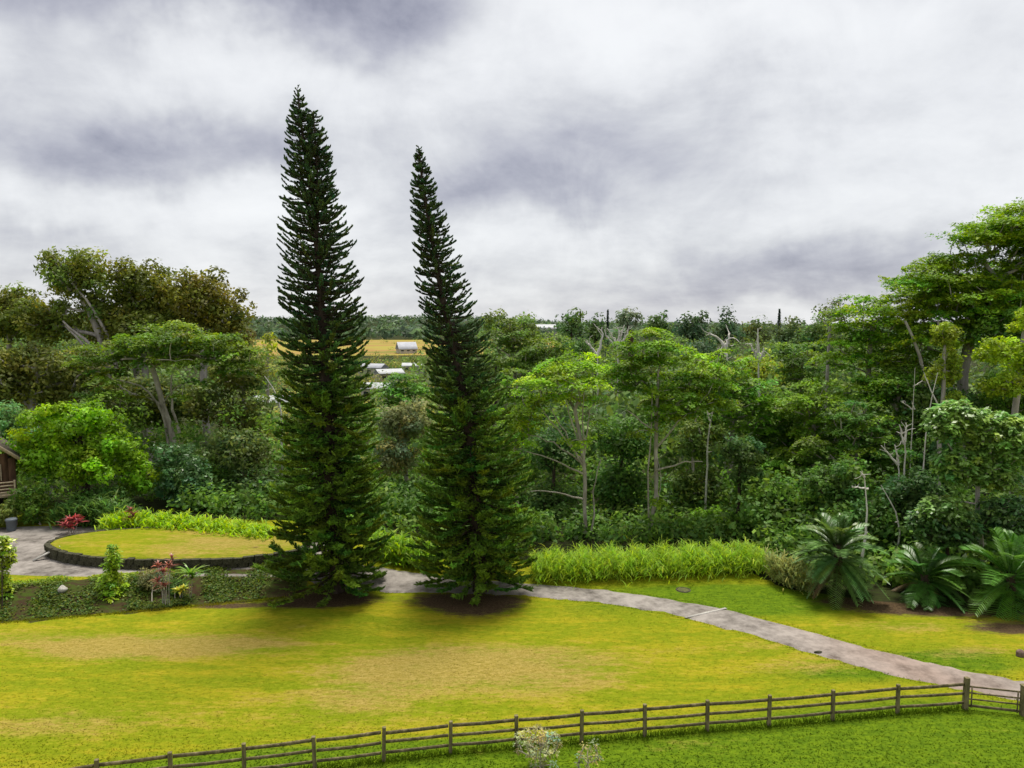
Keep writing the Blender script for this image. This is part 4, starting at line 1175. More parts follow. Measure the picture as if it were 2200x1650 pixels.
dead_tree('tallest white dead snag with three prongs, standing right of centre', 26.41, 78,
          [[(26.51, 78.00, 8.89), (26.32, 78.00, 12.38)], [(26.33, 78.00, 11.89), (25.81, 78.00, 12.88), (25.24, 78.00, 13.72)], [(26.32, 78.00, 12.23), (26.23, 78.00, 13.62), (26.11, 78.00, 14.71)], [(26.33, 78.00, 11.74), (26.71, 78.00, 12.53), (26.89, 78.00, 13.23)]], 0.26, 4)
dead_tree('thin grey dead stem leaning right among the central trees', 15.58, 58,
          [[(15.71, 58.00, 7.25), (15.97, 58.00, 8.75), (16.24, 58.00, 9.98)], [(15.84, 58.00, 8.00), (15.52, 58.00, 8.94)]], 0.11, 5)
dead_tree('broken pale trunk with one short arm, beside the left palm', 21.40, 44,
          [[(21.79, 44.00, 3.66), (21.67, 44.00, 5.40), (21.48, 44.00, 6.49)], [(21.49, 44.00, 6.38), (21.22, 44.00, 6.75)], [(21.77, 44.00, 5.68), (20.74, 44.00, 5.80)]], 0.10, 6)
dead_tree('antler shaped dead branches rising above the middle palm', 26.31, 49.5,
          [[(26.64, 49.50, 5.74), (26.39, 49.50, 6.39)], [(26.47, 49.50, 6.06), (25.80, 49.50, 6.87), (25.23, 49.50, 7.45)], [(26.47, 49.50, 6.06), (26.37, 49.50, 6.87), (26.15, 49.50, 7.51)]], 0.12, 7)
dead_tree('split white snag right above the antler shaped dead branches', 26.99, 50,
          [[(27.22, 50.00, 6.78), (27.12, 50.00, 7.59)], [(27.13, 50.00, 7.43), (26.83, 50.00, 8.24), (26.68, 50.00, 8.82)], [(27.12, 50.00, 7.59), (27.21, 50.00, 8.40), (27.12, 50.00, 8.95)]], 0.12, 8)
dead_tree('slender bare grey tree with a forked top in the right woods', 29.63, 54,
          [[(29.84, 54.00, 8.70), (29.77, 54.00, 11.13), (29.81, 54.00, 12.51)], [(29.77, 54.00, 11.13), (30.34, 54.00, 11.48), (30.66, 54.00, 11.99)], [(29.74, 54.00, 9.40), (29.20, 54.00, 9.81), (28.85, 54.00, 10.02)], [(29.94, 54.00, 9.40), (29.71, 54.00, 9.92)]], 0.06, 9)
dead_tree('crossed leaning grey trunk in the right woods under the vine covered tree', 28.33, 50,
          [[(28.58, 50.00, 9.37), (28.92, 50.00, 11.14), (29.18, 50.00, 12.42)], [(29.31, 50.00, 10.18), (28.76, 50.00, 11.14), (28.22, 50.00, 12.42)]], 0.07, 10)
dead_tree('grey trunk leaning left behind the left palm', 24.54, 46,
          [[(25.00, 46.00, 2.81), (24.25, 46.00, 4.33), (23.55, 46.00, 5.47)]], 0.08, 12)
dead_tree('short white dead branch sticking out beside the taller pine', -22.28, 70,
          [[(-22.23, 70.00, 9.36), (-22.89, 70.00, 9.90), (-23.76, 70.00, 10.79)]], 0.14, 11)

# ---- far treeline
far = dict(style='clump', rb=1.9, n_leaf=90, leaf=0.75, trunk_r=0.3, sep=0.85, bark='bark_dark', vary=0.18, group='trees on the far treeline')
FAR_TREES = [
    ('broad green tree on the far treeline right of the shorter pine tip', 170, [(1030, 672, 1100, 740), (1080, 682, 1160, 750)], (0.07, 0.105, 0.018)),
    ('dark rounded tree on the far treeline just right of the white roof', 175, [(1192, 672, 1262, 740)], (0.045, 0.085, 0.018)),
    ('low dark tree on the far treeline between two thin spires', 180, [(1245, 684, 1312, 750)], (0.042, 0.075, 0.018)),
    ('pale grey green domed tree on the far treeline behind the brown pole', 330, [(1312, 670, 1382, 712)], (0.085, 0.11, 0.055)),
    ('green rounded tree on the far treeline right of the brown pole', 210, [(1382, 680, 1452, 740)], (0.045, 0.08, 0.018)),
    ('blackish green broad tree on the far treeline left of the conical one', 200, [(1440, 676, 1535, 750)], (0.030, 0.055, 0.022)),
    ('dark conical tree standing highest on the far treeline', 190, [(1538, 662, 1580, 700), (1520, 690, 1600, 760)], (0.034, 0.06, 0.022)),
    ('olive tree on the far treeline right of the conical tree', 190, [(1596, 680, 1660, 760)], (0.06, 0.08, 0.022)),
    ('grey green tree on the far treeline under the small spire', 170, [(1650, 690, 1740, 770)], (0.055, 0.085, 0.025)),
    ('mid green tree on the far treeline meeting the right woods', 150, [(1700, 695, 1800, 790), (1640, 740, 1740, 810)], (0.055, 0.095, 0.020)),
    ('bright lime bush in front of the white dead snags', 105, [(1560, 760, 1690, 850)], (0.15, 0.19, 0.02)),
    ('dark layered tree below the far treeline right of the white roof', 125, [(1160, 735, 1290, 800)], (0.042, 0.08, 0.016)),
    ('shadowed tree below the far treeline left of the tallest dead snag', 130, [(1450, 735, 1570, 800)], (0.034, 0.062, 0.024)),
    ('green tree below the far treeline right of the tallest dead snag', 115, [(1650, 770, 1760, 870)], (0.05, 0.10, 0.016)),
    ('green tree filling the dip beneath the white roof', 130, [(1060, 740, 1180, 810)], (0.055, 0.095, 0.016)),
]
for i, (lb, Yd, bb, colr) in enumerate(FAR_TREES):
    el = []
    for b in bb:
        el.append((((b[0] + b[2]) / 2 - 1100) / 1571 * Yd, Yd, 15.6 + (706 - (b[1] + b[3]) / 2) / 1571 * Yd, (b[2] - b[0]) / 3142 * Yd, (b[3] - b[1]) / 2600 * Yd))
    k = Yd / 180
    tree('distant_tree', lb, 'tree', el[0][0], Yd, el, colr, seed=100 + i, **dict(far, rb=1.7 * k + 0.3, leaf=0.62 * k, n_leaf=120))


def spire(label, x, y, ztop, w, seed):
    rng = np.random.default_rng(seed)
    z0 = h(x, y)
    root = empty('spire_pine', (x, y, z0)); tag(root, label, 'pine tree', 'thin far pines on the horizon')
    Ht = ztop - z0
    obj('trunk', [polyline_tube(np.array([(0, 0, 0), (0, 0, Ht * 0.5), (0, 0, Ht)]), [0.35, 0.2, 0.05], 6)], M['bark_dark'], root)
    n = 900
    t = rng.random(n) ** 0.8
    a = rng.random(n) * 6.28
    r = w * (1 - t) ** 0.7 * (0.3 + 0.7 * rng.random(n))
    C = np.c_[np.cos(a) * r, np.sin(a) * r, Ht * (0.15 + 0.85 * t)]
    obj('crown', [leaves(C, UP + rng.normal(size=(n, 3)) * 0.5, 0.8, 0.35, palette((0.035, 0.055, 0.035), n, rng), rng)], M['leaf'], root)


spire('thin pine spire on the horizon above the many branched dead tree', 30.01, 230, 20.6, 1.3, 1)
spire('short thin pine spire on the horizon just left of the other spire', 21.37, 230, 20.2, 1.3, 2)
spire('small tufted pine alone on the horizon near the right woods', 76.46, 210, 20.4, 1.7, 3)

pole = obj('utility_pole', [polyline_tube(np.array([(0, 0, 0), (0, 0, 8), (0, 0, 19.2)]), [0.5, 0.48, 0.42], 10)], M['pole'])
pole.location = (19.48, 120, h(19.48, 120) - 0.2)
tag(pole, 'stout dark brown pole sticking out of the far treeline', 'pole')


# ---- masses nobody could count
def mass(name, label, cat, pts, rb, n_leaf, size, cols, seed, mat='leaf', kind='clump'):
    rng = np.random.default_rng(seed)
    V, F, c = foliage(pts, rb, kind, n_leaf, size, None, rng, cols=lambda b, r: np.clip(np.array(cols)[r.integers(len(cols), size=len(b))] * FOLIAGE * np.exp(r.normal(size=(len(b), 1)) * 0.22), 0.003, 0.8))
    o = obj(name, [(V, F, c)], M[mat])
    tag(o, label, cat, kind='stuff')
    return o


rng = np.random.default_rng(77)
# undergrowth on the floor of the near woods
pts = []
for _ in range(2100):
    y = 57 + 38 * rng.random() ** 1.2; x = (rng.random() * 2 - 1) * y * 0.95
    if -50 < x < -26 and y < 61: continue
    pts.append((x, y, h(x, y) + rng.random() ** 1.3 * (0.8 + 7.5 * float(S(57, 68, y)))))
for _ in range(420):
    x = 16.5 + 20 * rng.random(); e = float(np.interp(x, [16.4, 20, 27, 36], [42.3, 40.6, 38.8, 37.5])); y = e + 3.2 + 13 * rng.random() ** 1.2
    pts.append((x, y, h(x, y) + rng.random() * (0.8 + 3.6 * float(S(3, 10, y - e)))))
for _ in range(200):
    x = -4 + 24 * rng.random(); y = 51 + 6 * rng.random()
    pts.append((x, y, h(x, y) + rng.random() * 1.0))
for _ in range(110):
    x = -14 + 14 * rng.random(); y = 50.5 + 6 * rng.random()
    pts.append((x, y, h(x, y) + rng.random() * 1.6))
for _ in range(120):
    x = -26 + 20 * rng.random(); y = 54.5 + 5 * rng.random()
    pts.append((x, y, h(x, y) + rng.random() * 2.0))
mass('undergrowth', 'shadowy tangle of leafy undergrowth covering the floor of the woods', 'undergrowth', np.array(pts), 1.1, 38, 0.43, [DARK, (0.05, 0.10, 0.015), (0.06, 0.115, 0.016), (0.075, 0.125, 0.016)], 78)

# the wood on the valley slopes, crowns merging
pts = []
for _ in range(900):
    y = 74 + 300 * rng.random() ** 1.5; x = (rng.random() * 2 - 1) * y * 1.15
    a = x / y
    if -0.36 < a < -0.10:
        continue
    if -0.75 < a < -0.1 and y < 90: continue
    ht = 8 + 5 * rng.random() + 5 * float(S(80, 170, y))
    z = h(x, y)
    for _ in range(4):
        pts.append((x + rng.normal() * 2.4, y + rng.normal() * 2.4, z + ht * (0.35 + 0.6 * rng.random())))
mass('valley_forest', 'dense green forest canopy covering the valley slopes behind the near trees', 'forest', np.array(pts), 2.6, 38, 0.98, [(0.05, 0.09, 0.018), (0.06, 0.10, 0.02), (0.04, 0.075, 0.02), (0.075, 0.11, 0.02)], 79)
# low scrub in the valley gap
pts = []
while len(pts) < 640:
    y = 92 + 300 * rng.random(); a = -0.36 + 0.26 * rng.random(); x = a * y
    pts.append((x, y, h(x, y) + rng.random() * (4.5 if y < 170 else 2.4)))
for _ in range(60):
    y = 420 + 160 * rng.random(); x = -95 + (rng.random() * 2 - 1) * 130
    pts.append((x, y, h(x, y) + 0.6))
mass('valley_scrub', 'light green scrub in the valley seen between the two pines', 'scrub', np.array(pts), 2.2, 50, 0.6, [(0.08, 0.13, 0.02), (0.12, 0.14, 0.03), (0.06, 0.11, 0.02), (0.18, 0.16, 0.04)], 80)
# dark ridge on the horizon
n = 3800
y = 560 + 1100 * rng.random(n); x = (rng.random(n) * 2 - 1) * 1300
ok = ~((np.abs(x + 95) < 150) & (y < 600))
x, y = x[ok], y[ok]
mass('ridge_forest', 'dark bluish forest covering the low ridge on the horizon', 'forest', np.c_[x, y, H(x, y) + 3 + 3 * rng.random(len(x))], 8.0, 12, 6.2, [(0.04, 0.065, 0.03), (0.05, 0.08, 0.03), (0.035, 0.055, 0.03)], 81)


# ---- houses in the valley
def house(label, x, y, w, d, hw, hr, rz, roof_mat, group='houses in the valley', lift=0.0):
    z0 = h(x, y) + lift
    root = empty('house', (x, y, z0)); root.rotation_euler = (0, 0, rz)
    tag(root, label, 'house', group)
    obj('wall', box(0, 0, hw / 2 - 1.0, w, d, hw + 2.0), M['house_wall'], root)
    ow, od = w / 2 + 0.5, d / 2 + 0.5
    V = np.array([(-ow, -od, hw), (ow, -od, hw), (ow, od, hw), (-ow, od, hw), (-ow, 0, hw + hr), (ow, 0, hw + hr)])
    V2 = V + np.array([0, 0, 0.15])
    T = np.concatenate([V, V2])
    F4 = np.array([[6, 7, 11, 10], [8, 9, 10, 11], [0, 1, 7, 6], [2, 3, 9, 8], [3, 2, 1, 0]])
    F3 = np.array([[0, 4, 3], [1, 2, 5], [6, 10, 9], [7, 8, 11]])
    obj('roof', [(T, F4, None), (T, F3, None)], M[roof_mat], root)
    for k in range(3):
        xx = -w / 2 + w * (k + 0.5) / 3
        wd = obj('window', box(xx, -d / 2 - 0.02, hw * 0.58, w / 6, 0.08, hw * 0.38), M['window'], root)
        obj('frame', box(xx, -d / 2 - 0.05, hw * 0.58 - hw * 0.21, w / 5.4, 0.1, 0.1), M['white_metal'], wd)


house('white roofed house half hidden by trees on the far treeline', 41.25, 900, 24, 18, 7, 5, 0.1, 'white_metal', group=None, lift=0.5)
house('grey roofed house at the edge of the yellow field between the pines', -60.60, 420, 10, 10, 1.6, 4.0, 0.35, 'grey_roof', lift=0.5)
house('white roofed house nearest in the valley, right of the taller pine', -32.08, 175, 7, 5, 2.6, 1.2, -0.1, 'white_metal', lift=0.3)
house('small white roofed house behind the nearest one in the valley', -36.27, 215, 7, 5, 2.6, 1.2, 0.5, 'white_metal', lift=0.6)
house('pale roofed shed between the white roofed valley houses', -45.83, 240, 8, 5, 2.6, 1.3, -0.3, 'grey_roof', lift=0.6)
house('white roofed house beside the shorter pine in the valley', -34.40, 255, 7, 5, 2.6, 1.0, 0.1, 'white_metal', lift=0.6)
house('pale roofed house left of the taller pine in the valley', -49.17, 150, 7, 5, 2.6, 1.2, 0.1, 'white_metal', lift=0.3)


# ---- the house corner at the left edge
def corner_house():
    x, y = -41.5, 54.8
    z0 = h(x, y)
    root = empty('cottage', (x, y, z0)); root.rotation_euler = (0, 0, 0.6); tag(root, 'brown wooden cottage with gabled roof and pale deck railing cut by the left edge', 'house')
    hw, ev, sl = 2.3, 4.62, 0.83          # floor, eaves, roof slope
    obj('foundation', box(0, 0.3, hw / 2, 5.0, 3.4, hw - 0.1), M['bark_dark'], root)
    obj('inner_wall', box(0, 0, (hw + ev) / 2, 5.8, 4.2, ev - hw - 0.1), M['brown_wood'], root)
    for k in range(13):                   # upright boards of the gable end
        bx_ = -2.94 + k * 0.49
        top = ev + sl * (3.6 - abs(bx_) - 0.3) - 0.12
        obj('board', box(bx_, -2.16, (hw + top) / 2, 0.47, 0.06, top - hw), M['brown_wood'], root)
    for k in range(9):
        obj('board', box(3.0, -1.95 + k * 0.49, (hw + ev) / 2 + 0.15, 0.06, 0.47, ev - hw + 0.3), M['brown_wood'], root)
    wd = obj('window', box(1.75, -2.22, hw + 1.5, 0.9, 0.06, 1.1), M['window'], root)
    for sx in (-0.48, 0.48):
        obj('frame', box(1.75 + sx, -2.25, hw + 1.5, 0.08, 0.06, 1.26), M['pale_wood'], wd)
    rg = ev + sl * 3.6
    for sg in (-1, 1):
        V = np.array([(0, -3.0, rg), (sg * 3.6, -3.0, ev), (sg * 3.6, 2.8, ev), (0, 2.8, rg)])
        T = np.concatenate([V, V + np.array([0, 0, 0.16])])
        F = np.array([[0, 1, 2, 3], [4, 5, 6, 7], [0, 1, 5, 4], [1, 2, 6, 5], [2, 3, 7, 6]])
        rf = obj('roof', [(T, F, None)], M['shingle'], root)
        obj('fascia', [beam((sg * 0.02, -3.04, rg + 0.05), (sg * 3.62, -3.04, ev + 0.05), 0.22, 0.05)], M['pale_wood'] if sg > 0 else M['brown_wood'], rf)
    dk = obj('deck', box(0, -3.0, hw - 0.05, 6.3, 1.7, 0.14), M['pale_wood'], root)
    for k in range(4):
        obj('rail', [beam((-3.05, -3.8, hw + 0.22 + 0.25 * k), (3.05, -3.8, hw + 0.22 + 0.25 * k), 0.10, 0.05)], M['pale_wood'], dk)
    for k in range(5):
        obj('post', box(-3.05 + 1.525 * k, -3.8, hw / 2 + 0.55, 0.12, 0.12, hw + 1.1), M['pale_wood'], dk)


corner_house()


def rubbish_bin():
    x, y = -36.19, 51.88
    z0 = h(x, y)
    root = empty('rubbish_bin', (x, y, z0 + 0.03)); tag(root, 'grey blue rubbish bin standing by the turnaround at the left edge', 'bin')
    k = 16; a = np.arange(k) * 2 * math.pi / k
    def ring(r, z): return np.c_[np.cos(a) * r, np.sin(a) * r, np.full(k, z)]
    i = np.arange(k); j = (i + 1) % k
    prof = [(0.27, 0.0), (0.30, 0.05), (0.345, 0.72), (0.375, 0.73), (0.375, 0.78)]
    V = np.concatenate([ring(r, z) for r, z in prof])
    F = np.concatenate([np.stack([q * k + i, q * k + j, (q + 1) * k + j, (q + 1) * k + i], 1) for q in range(len(prof) - 1)])
    obj('body', [(V, F, None)], M['bin_plastic'], root, smooth=False)
    prof = [(0.39, 0.78), (0.39, 0.82), (0.30, 0.89), (0.02, 0.91)]
    V = np.concatenate([ring(r, z) for r, z in prof])
    F = np.concatenate([np.stack([q * k + i, q * k + j, (q + 1) * k + j, (q + 1) * k + i], 1) for q in range(3)])
    lid = obj('lid', [(V, F, None)], M['bin_plastic'], root)
    obj('handle', [polyline_tube(np.array([(-0.12, 0, 0.89), (-0.1, 0, 0.96), (0.1, 0, 0.96), (0.12, 0, 0.89)]), 0.02, 6)], M['bin_plastic'], lid)


rubbish_bin()


# ---- strap leaved and grassy plants
def blades(B, D, Lg, W, col, rng, droop=0.6, seg=3):
    """arching strips: B base points, D directions, lengths, widths"""
    n = len(B)
    D = unit(D)
    side = unit(np.cross(D, UP) + rng.normal(size=(n, 3)) * 0.15)
    hd = D * np.array([1, 1, 0]); hd = hd + rng.normal(size=(n, 3)) * np.array([0.15, 0.15, 0])
    hd = unit(hd)
    Lg = np.broadcast_to(Lg, (n,))[:, None]; W = np.broadcast_to(W, (n,))[:, None]
    dr = np.broadcast_to(droop, (n,))[:, None]
    rows = []
    for s in range(seg + 1):
        t = s / seg
        c = B + D * Lg * t + (hd * 0.45 - UP * 0.55) * Lg * dr * t ** 2.2
        w = W * (0.55 + 0.45 * math.sin(math.pi * min(1, t + 0.25))) * (1 - t ** 4) + W * 0.02
        rows.append(np.stack([c - side * w / 2, c + side * w / 2], 1))
    V = np.stack(rows, 1).reshape(-1, 3)
    q = []
    for s in range(seg):
        q.append([2 * s, 2 * s + 1, 2 * s + 3, 2 * s + 2])
    F = (np.array(q)[None] + (np.arange(n) * 2 * (seg + 1))[:, None, None]).reshape(-1, 4)
    return V, F, np.repeat(col, 2 * (seg + 1), 0)


def hedge(name, label, line, width, height, n, col, seed, blade=(0.9, 0.075), kind=None, hgt_fn=None):
    """a row of upright leafy canes along a line (x, y)"""
    rng = np.random.default_rng(seed)
    p = resample(np.array(line, float), 60)
    t = rng.random(n) * 59
    i = np.minimum(t.astype(int), 58); f = (t - i)[:, None]
    xy = p[i] * (1 - f) + p[i + 1] * f
    xy = xy + rng.normal(size=(n, 2)) * np.array([0.12, 1]) * width * 0.45
    z = H(xy[:, 0], xy[:, 1])
    hh = height * (0.75 + 0.35 * rng.random(n)) * (1 + 0.16 * np.sin(t * 0.9 + seed) + 0.1 * np.sin(t * 2.3))
    if hgt_fn is not None: hh = hh * hgt_fn(t / 59)
    # canes carry leaves at several levels
    lv = rng.random(n) ** 0.7
    B = np.c_[xy, z + hh * 0.75 * lv]
    a = rng.random(n) * 6.28
    D = np.c_[np.cos(a) * 0.5, np.sin(a) * 0.5, 0.8 + 0.5 * rng.random(n)]
    cl = palette(col, n, rng, 0.25, 0.10)
    clump = 1 + 0.13 * np.sin(t * 1.7 + 2.0)[:, None] * np.array([[1, 0.3, 0]])
    cl = np.clip(cl * clump, 0.003, 0.7)
    parts = [blades(B, D, blade[0] * (0.6 + 0.6 * rng.random(n)) * (height / 2.0) ** 0.3, blade[1] * (0.7 + 0.6 * rng.random(n)), cl, rng, 0.75)]
    org = np.array([*p[30], h(*p[30])])
    o = obj(name, parts, M['leaf'], origin=org)
    tag(o, label, 'hedge', kind=kind)
    return o


hedge('cane_hedge', 'row of tall yellow green cane grass behind the bright lawn right of the pines',
      [(1.30, 44.18), (4.35, 44.43), (8.79, 44.94), (13.34, 45.47), (16.07, 45.65)], 1.6, 1.85, 15000, (0.150, 0.225, 0.016), 3, (0.70, 0.045), 'stuff')
hedge('ginger_hedge', 'bright green ginger hedge curving behind the stone ringed island',
      [(-29.32, 51.64), (-25.81, 51.64), (-22.34, 50.59), (-16.04, 48.39)], 1.3, 1.35, 7000, (0.155, 0.235, 0.010), 4, (0.75, 0.09), 'stuff', hgt_fn=lambda t: 1.15 - 0.25 * t)
hedge('ginger_clump', 'small bright green ginger clump in the gap between the two pines',
      [(-9.61, 47.63), (-7.60, 46.68), (-4.63, 45.89)], 1.3, 1.6, 3200, (0.12, 0.20, 0.012), 6, (0.8, 0.1))
hedge('variegated_bush', 'pale variegated bush at the right end of the cane grass', [(15.85, 43.76), (16.71, 42.64), (17.37, 41.88)], 1.3, 1.9, 2600, (0.15, 0.165, 0.05), 7, (0.6, 0.06))
hedge('fern_bed', 'dark green ferns at the foot of the breadfruit tree', [(-34.01, 53.24), (-31.07, 53.24), (-27.97, 53.24)], 1.0, 1.7, 2200, (0.05, 0.10, 0.018), 8, (1.0, 0.10), hgt_fn=lambda t: 0.8 + 0.5 * np.sin(3.14 * t))

tree('leafy_shrub', 'dense green shrub beside the rubbish bin', 'shrub', -35.14, 53.5, [(-35.74, 53.50, 2.22, 1.55, 1.85)], (0.06, 0.11, 0.012), seed=81, rb=0.5, n_leaf=160, leaf=0.18, trunk_r=0.08)
tree('leafy_shrub', 'palm like green shrub under the breadfruit tree', 'shrub', -30.70, 54.5, [(-31.47, 54.80, 1.90, 2.49, 1.71)], (0.055, 0.115, 0.018), seed=82, rb=0.6, n_leaf=150, leaf=0.22, trunk_r=0.08)
tree('leafy_shrub', 'pale green shrub at the foot of the cottage deck', 'shrub', -36.49, 52.5, [(-37.23, 52.50, 1.87, 1.13, 1.04)], (0.11, 0.14, 0.03), seed=83, rb=0.4, n_leaf=140, leaf=0.18, trunk_r=0.06)


def ti_plant(label, x, y, stems, leaf_len, leaf_w, col, seed, name='ti_plant', bark='bark', cat='plant', n=26, droop=0.7, hue=0.15, base_lift=0.0):
    """stems: (dx, dy, height) each with a rosette of strap leaves"""
    rng = np.random.default_rng(seed)
    z0 = h(x, y) + base_lift
    root = empty(name, (x, y, z0 - 0.03)); tag(root, label, cat)
    for dx, dy, hh in stems:
        top = np.array((dx, dy, hh))
        q = resample(np.array([(dx * 0.45, dy * 0.45, 0), (dx * 0.5 + rng.normal() * 0.05, dy * 0.5, hh * 0.5), top]), 6)
        st = obj('stem', [polyline_tube(q, np.linspace(0.022, 0.013, 6), 6)], M[bark], root, smooth=True)
        k = n
        a = rng.random(k) * 6.28; el = rng.random(k)
        D = np.c_[np.cos(a) * (0.9 - 0.5 * el), np.sin(a) * (0.9 - 0.5 * el), 0.2 + el]
        B = top + np.c_[np.zeros((k, 2)), -0.35 * hh * 0.5 * rng.random(k) * (1 - el)]
        obj('leaf_rosette', [blades(B, D, leaf_len * (0.7 + 0.5 * rng.random(k)), leaf_w, palette(col, k, rng, 0.25, hue), rng, droop)], M['gloss_leaf'], st)


RED = (0.19, 0.035, 0.035)
ti_plant('low reddish ti plant beside the ferns behind the island', -31.46, 51.28, [(-0.5, 0, 0.7), (0.1, 0.2, 1.1), (0.5, 0, 0.9), (0, -0.3, 0.6), (-0.2, 0.1, 1.0)], 0.62, 0.13, RED, 1)
ti_plant('dark red ti plant sticking up out of the bright ginger hedge', -27.23, 51.28, [(0, 0, 1.75), (0.15, 0.1, 1.4), (-0.1, 0, 1.1)], 0.55, 0.12, (0.15, 0.05, 0.03), 2)
ti_plant('red brown ti plant on a forked pale stem in front of the island', -19.40, 39.83, [(-0.35, 0, 1.5), (-0.1, 0.1, 2.0), (0.25, 0.0, 2.3), (0.4, 0.1, 2.75), (0.05, -0.2, 1.3), (-0.4, 0.1, 2.3)], 0.42, 0.10, (0.17, 0.06, 0.04), 3, n=20, bark='bark_grey')
ti_plant('small tufted palm left of the taller pine in front of the island wall', -18.40, 40.70, [(0.0, 0, 1.45), (0.12, 0.1, 1.2)], 1.0, 0.10, (0.10, 0.18, 0.02), 4, name='small_palm', n=22, bark='bark')
ti_plant('tiny yellow croton beside the small tufted palm', -18.86, 40.56, [(0, 0, 0.45), (0.15, 0.1, 0.6), (-0.15, 0, 0.5)], 0.4, 0.12, (0.30, 0.30, 0.03), 5, n=18, name='croton_plant')
tree('croton_plant', 'upright yellow green croton in front of the island', 'plant', -22.10, 39.37, [(-22.79, 40.70, 0.63, 0.95, 1.09), (-22.74, 40.70, 2.19, 0.59, 1.15), (-22.67, 40.40, -0.01, 0.85, 1.02)], (0.15, 0.235, 0.012), seed=84, rb=0.26, n_leaf=46, leaf=0.19, trunk_r=0.03, bark='bark_dark', style='rosette', mat='gloss_leaf', sep=1.0)
tree('croton_plant', 'yellow green shrub cut by the left edge in front of the turnaround', 'plant', -27.58, 38.44, [(-28.32, 39.80, 2.88, 0.75, 1.26), (-28.37, 39.60, 0.70, 0.64, 1.79)], (0.17, 0.225, 0.012), seed=85, rb=0.28, n_leaf=46, leaf=0.2, trunk_r=0.03, bark='bark_dark', style='rosette', mat='gloss_leaf', sep=1.0)
tree('feathery_shrub', 'grey green feathery shrub at the foot of the red brown ti plant', 'shrub', -20.17, 39.82, [(-20.74, 41.20, 0.93, 0.87, 0.90)], (0.13, 0.14, 0.06), seed=86, rb=0.3, n_leaf=120, leaf=0.11, trunk_r=0.03)
tree('leafy_shrub', 'dark low shrub between the ti plant and the small palm', 'shrub', -18.93, 39.96, [(-19.50, 41.20, 0.51, 0.65, 0.62)], (0.045, 0.09, 0.016), seed=87, rb=0.25, n_leaf=110, leaf=0.13, trunk_r=0.03)


def boulder(label, x, y, sx, sy, sz, mat, seed, name='rock', cat='rock'):
    rng = np.random.default_rng(seed)
    u, v = np.meshgrid(np.linspace(0, 2 * math.pi, 14)[:-1], np.linspace(0.02, math.pi - 0.02, 9))
    d = np.stack([np.cos(u) * np.sin(v), np.sin(u) * np.sin(v), np.cos(v)], -1)
    ph = rng.random(3) * 6
    r = 1 + 0.13 * np.sin(3 * d[..., 0] + ph[0]) + 0.12 * np.sin(4 * d[..., 1] + ph[1]) + 0.1 * np.sin(5 * d[..., 2] + ph[2])
    V = (d * r[..., None] * np.array([sx, sy, sz])).reshape(-1, 3)
    m = 13
    i = (np.arange(8)[:, None] * m + np.arange(m)[None]).ravel(); j = (np.arange(8)[:, None] * m + (np.arange(m)[None] + 1) % m).ravel()
    o = obj(name, [(V, np.stack([i, i + m, j + m, j], 1), None)], M[mat], smooth=True)
    o.location = (x, y, h(x, y) + sz * 0.45)
    tag(o, label, cat)


boulder('pale topped boulder on the dark bank in front of the turnaround', -25.39, 40.26, 0.24, 0.2, 0.26, 'pale_stone', 1)
boulder('pinkish rock on the grass at the right edge above the driveway', 24.07, 33.50, 0.22, 0.2, 0.2, 'rust_stone', 2)
boulder('small dark stone at the near edge of the driveway right of centre', 14.63, 33.84, 0.2, 0.1, 0.07, 'stone', 3)


def drain_cover():
    x, y = 10.14, 42.18
    k = 20; a = np.arange(k) * 2 * math.pi / k
    root = empty('drain_cover', (x, y, h(x, y))); root.scale = (0.8, 0.7, 0.7); tag(root, 'round dark drain cover sunk in the bright lawn beyond the driveway', 'drain cover')
    i = np.arange(k); j = (i + 1) % k
    def ring(r, z): return np.c_[np.cos(a) * r, np.sin(a) * r * 1.15, np.full(k, z)]
    V = np.concatenate([ring(0.55, -0.02), ring(0.53, 0.06), ring(0.44, 0.07), ring(0.43, 0.045)])
    obj('rim', [(V, np.concatenate([np.stack([q * k + i, q * k + j, (q + 1) * k + j, (q + 1) * k + i], 1) for q in range(3)]), None)], M['stone'], root)
    obj('lid', [(ring(0.425, 0.05), np.array([np.arange(k)]), None)], M['cover_metal'], root)


drain_cover()


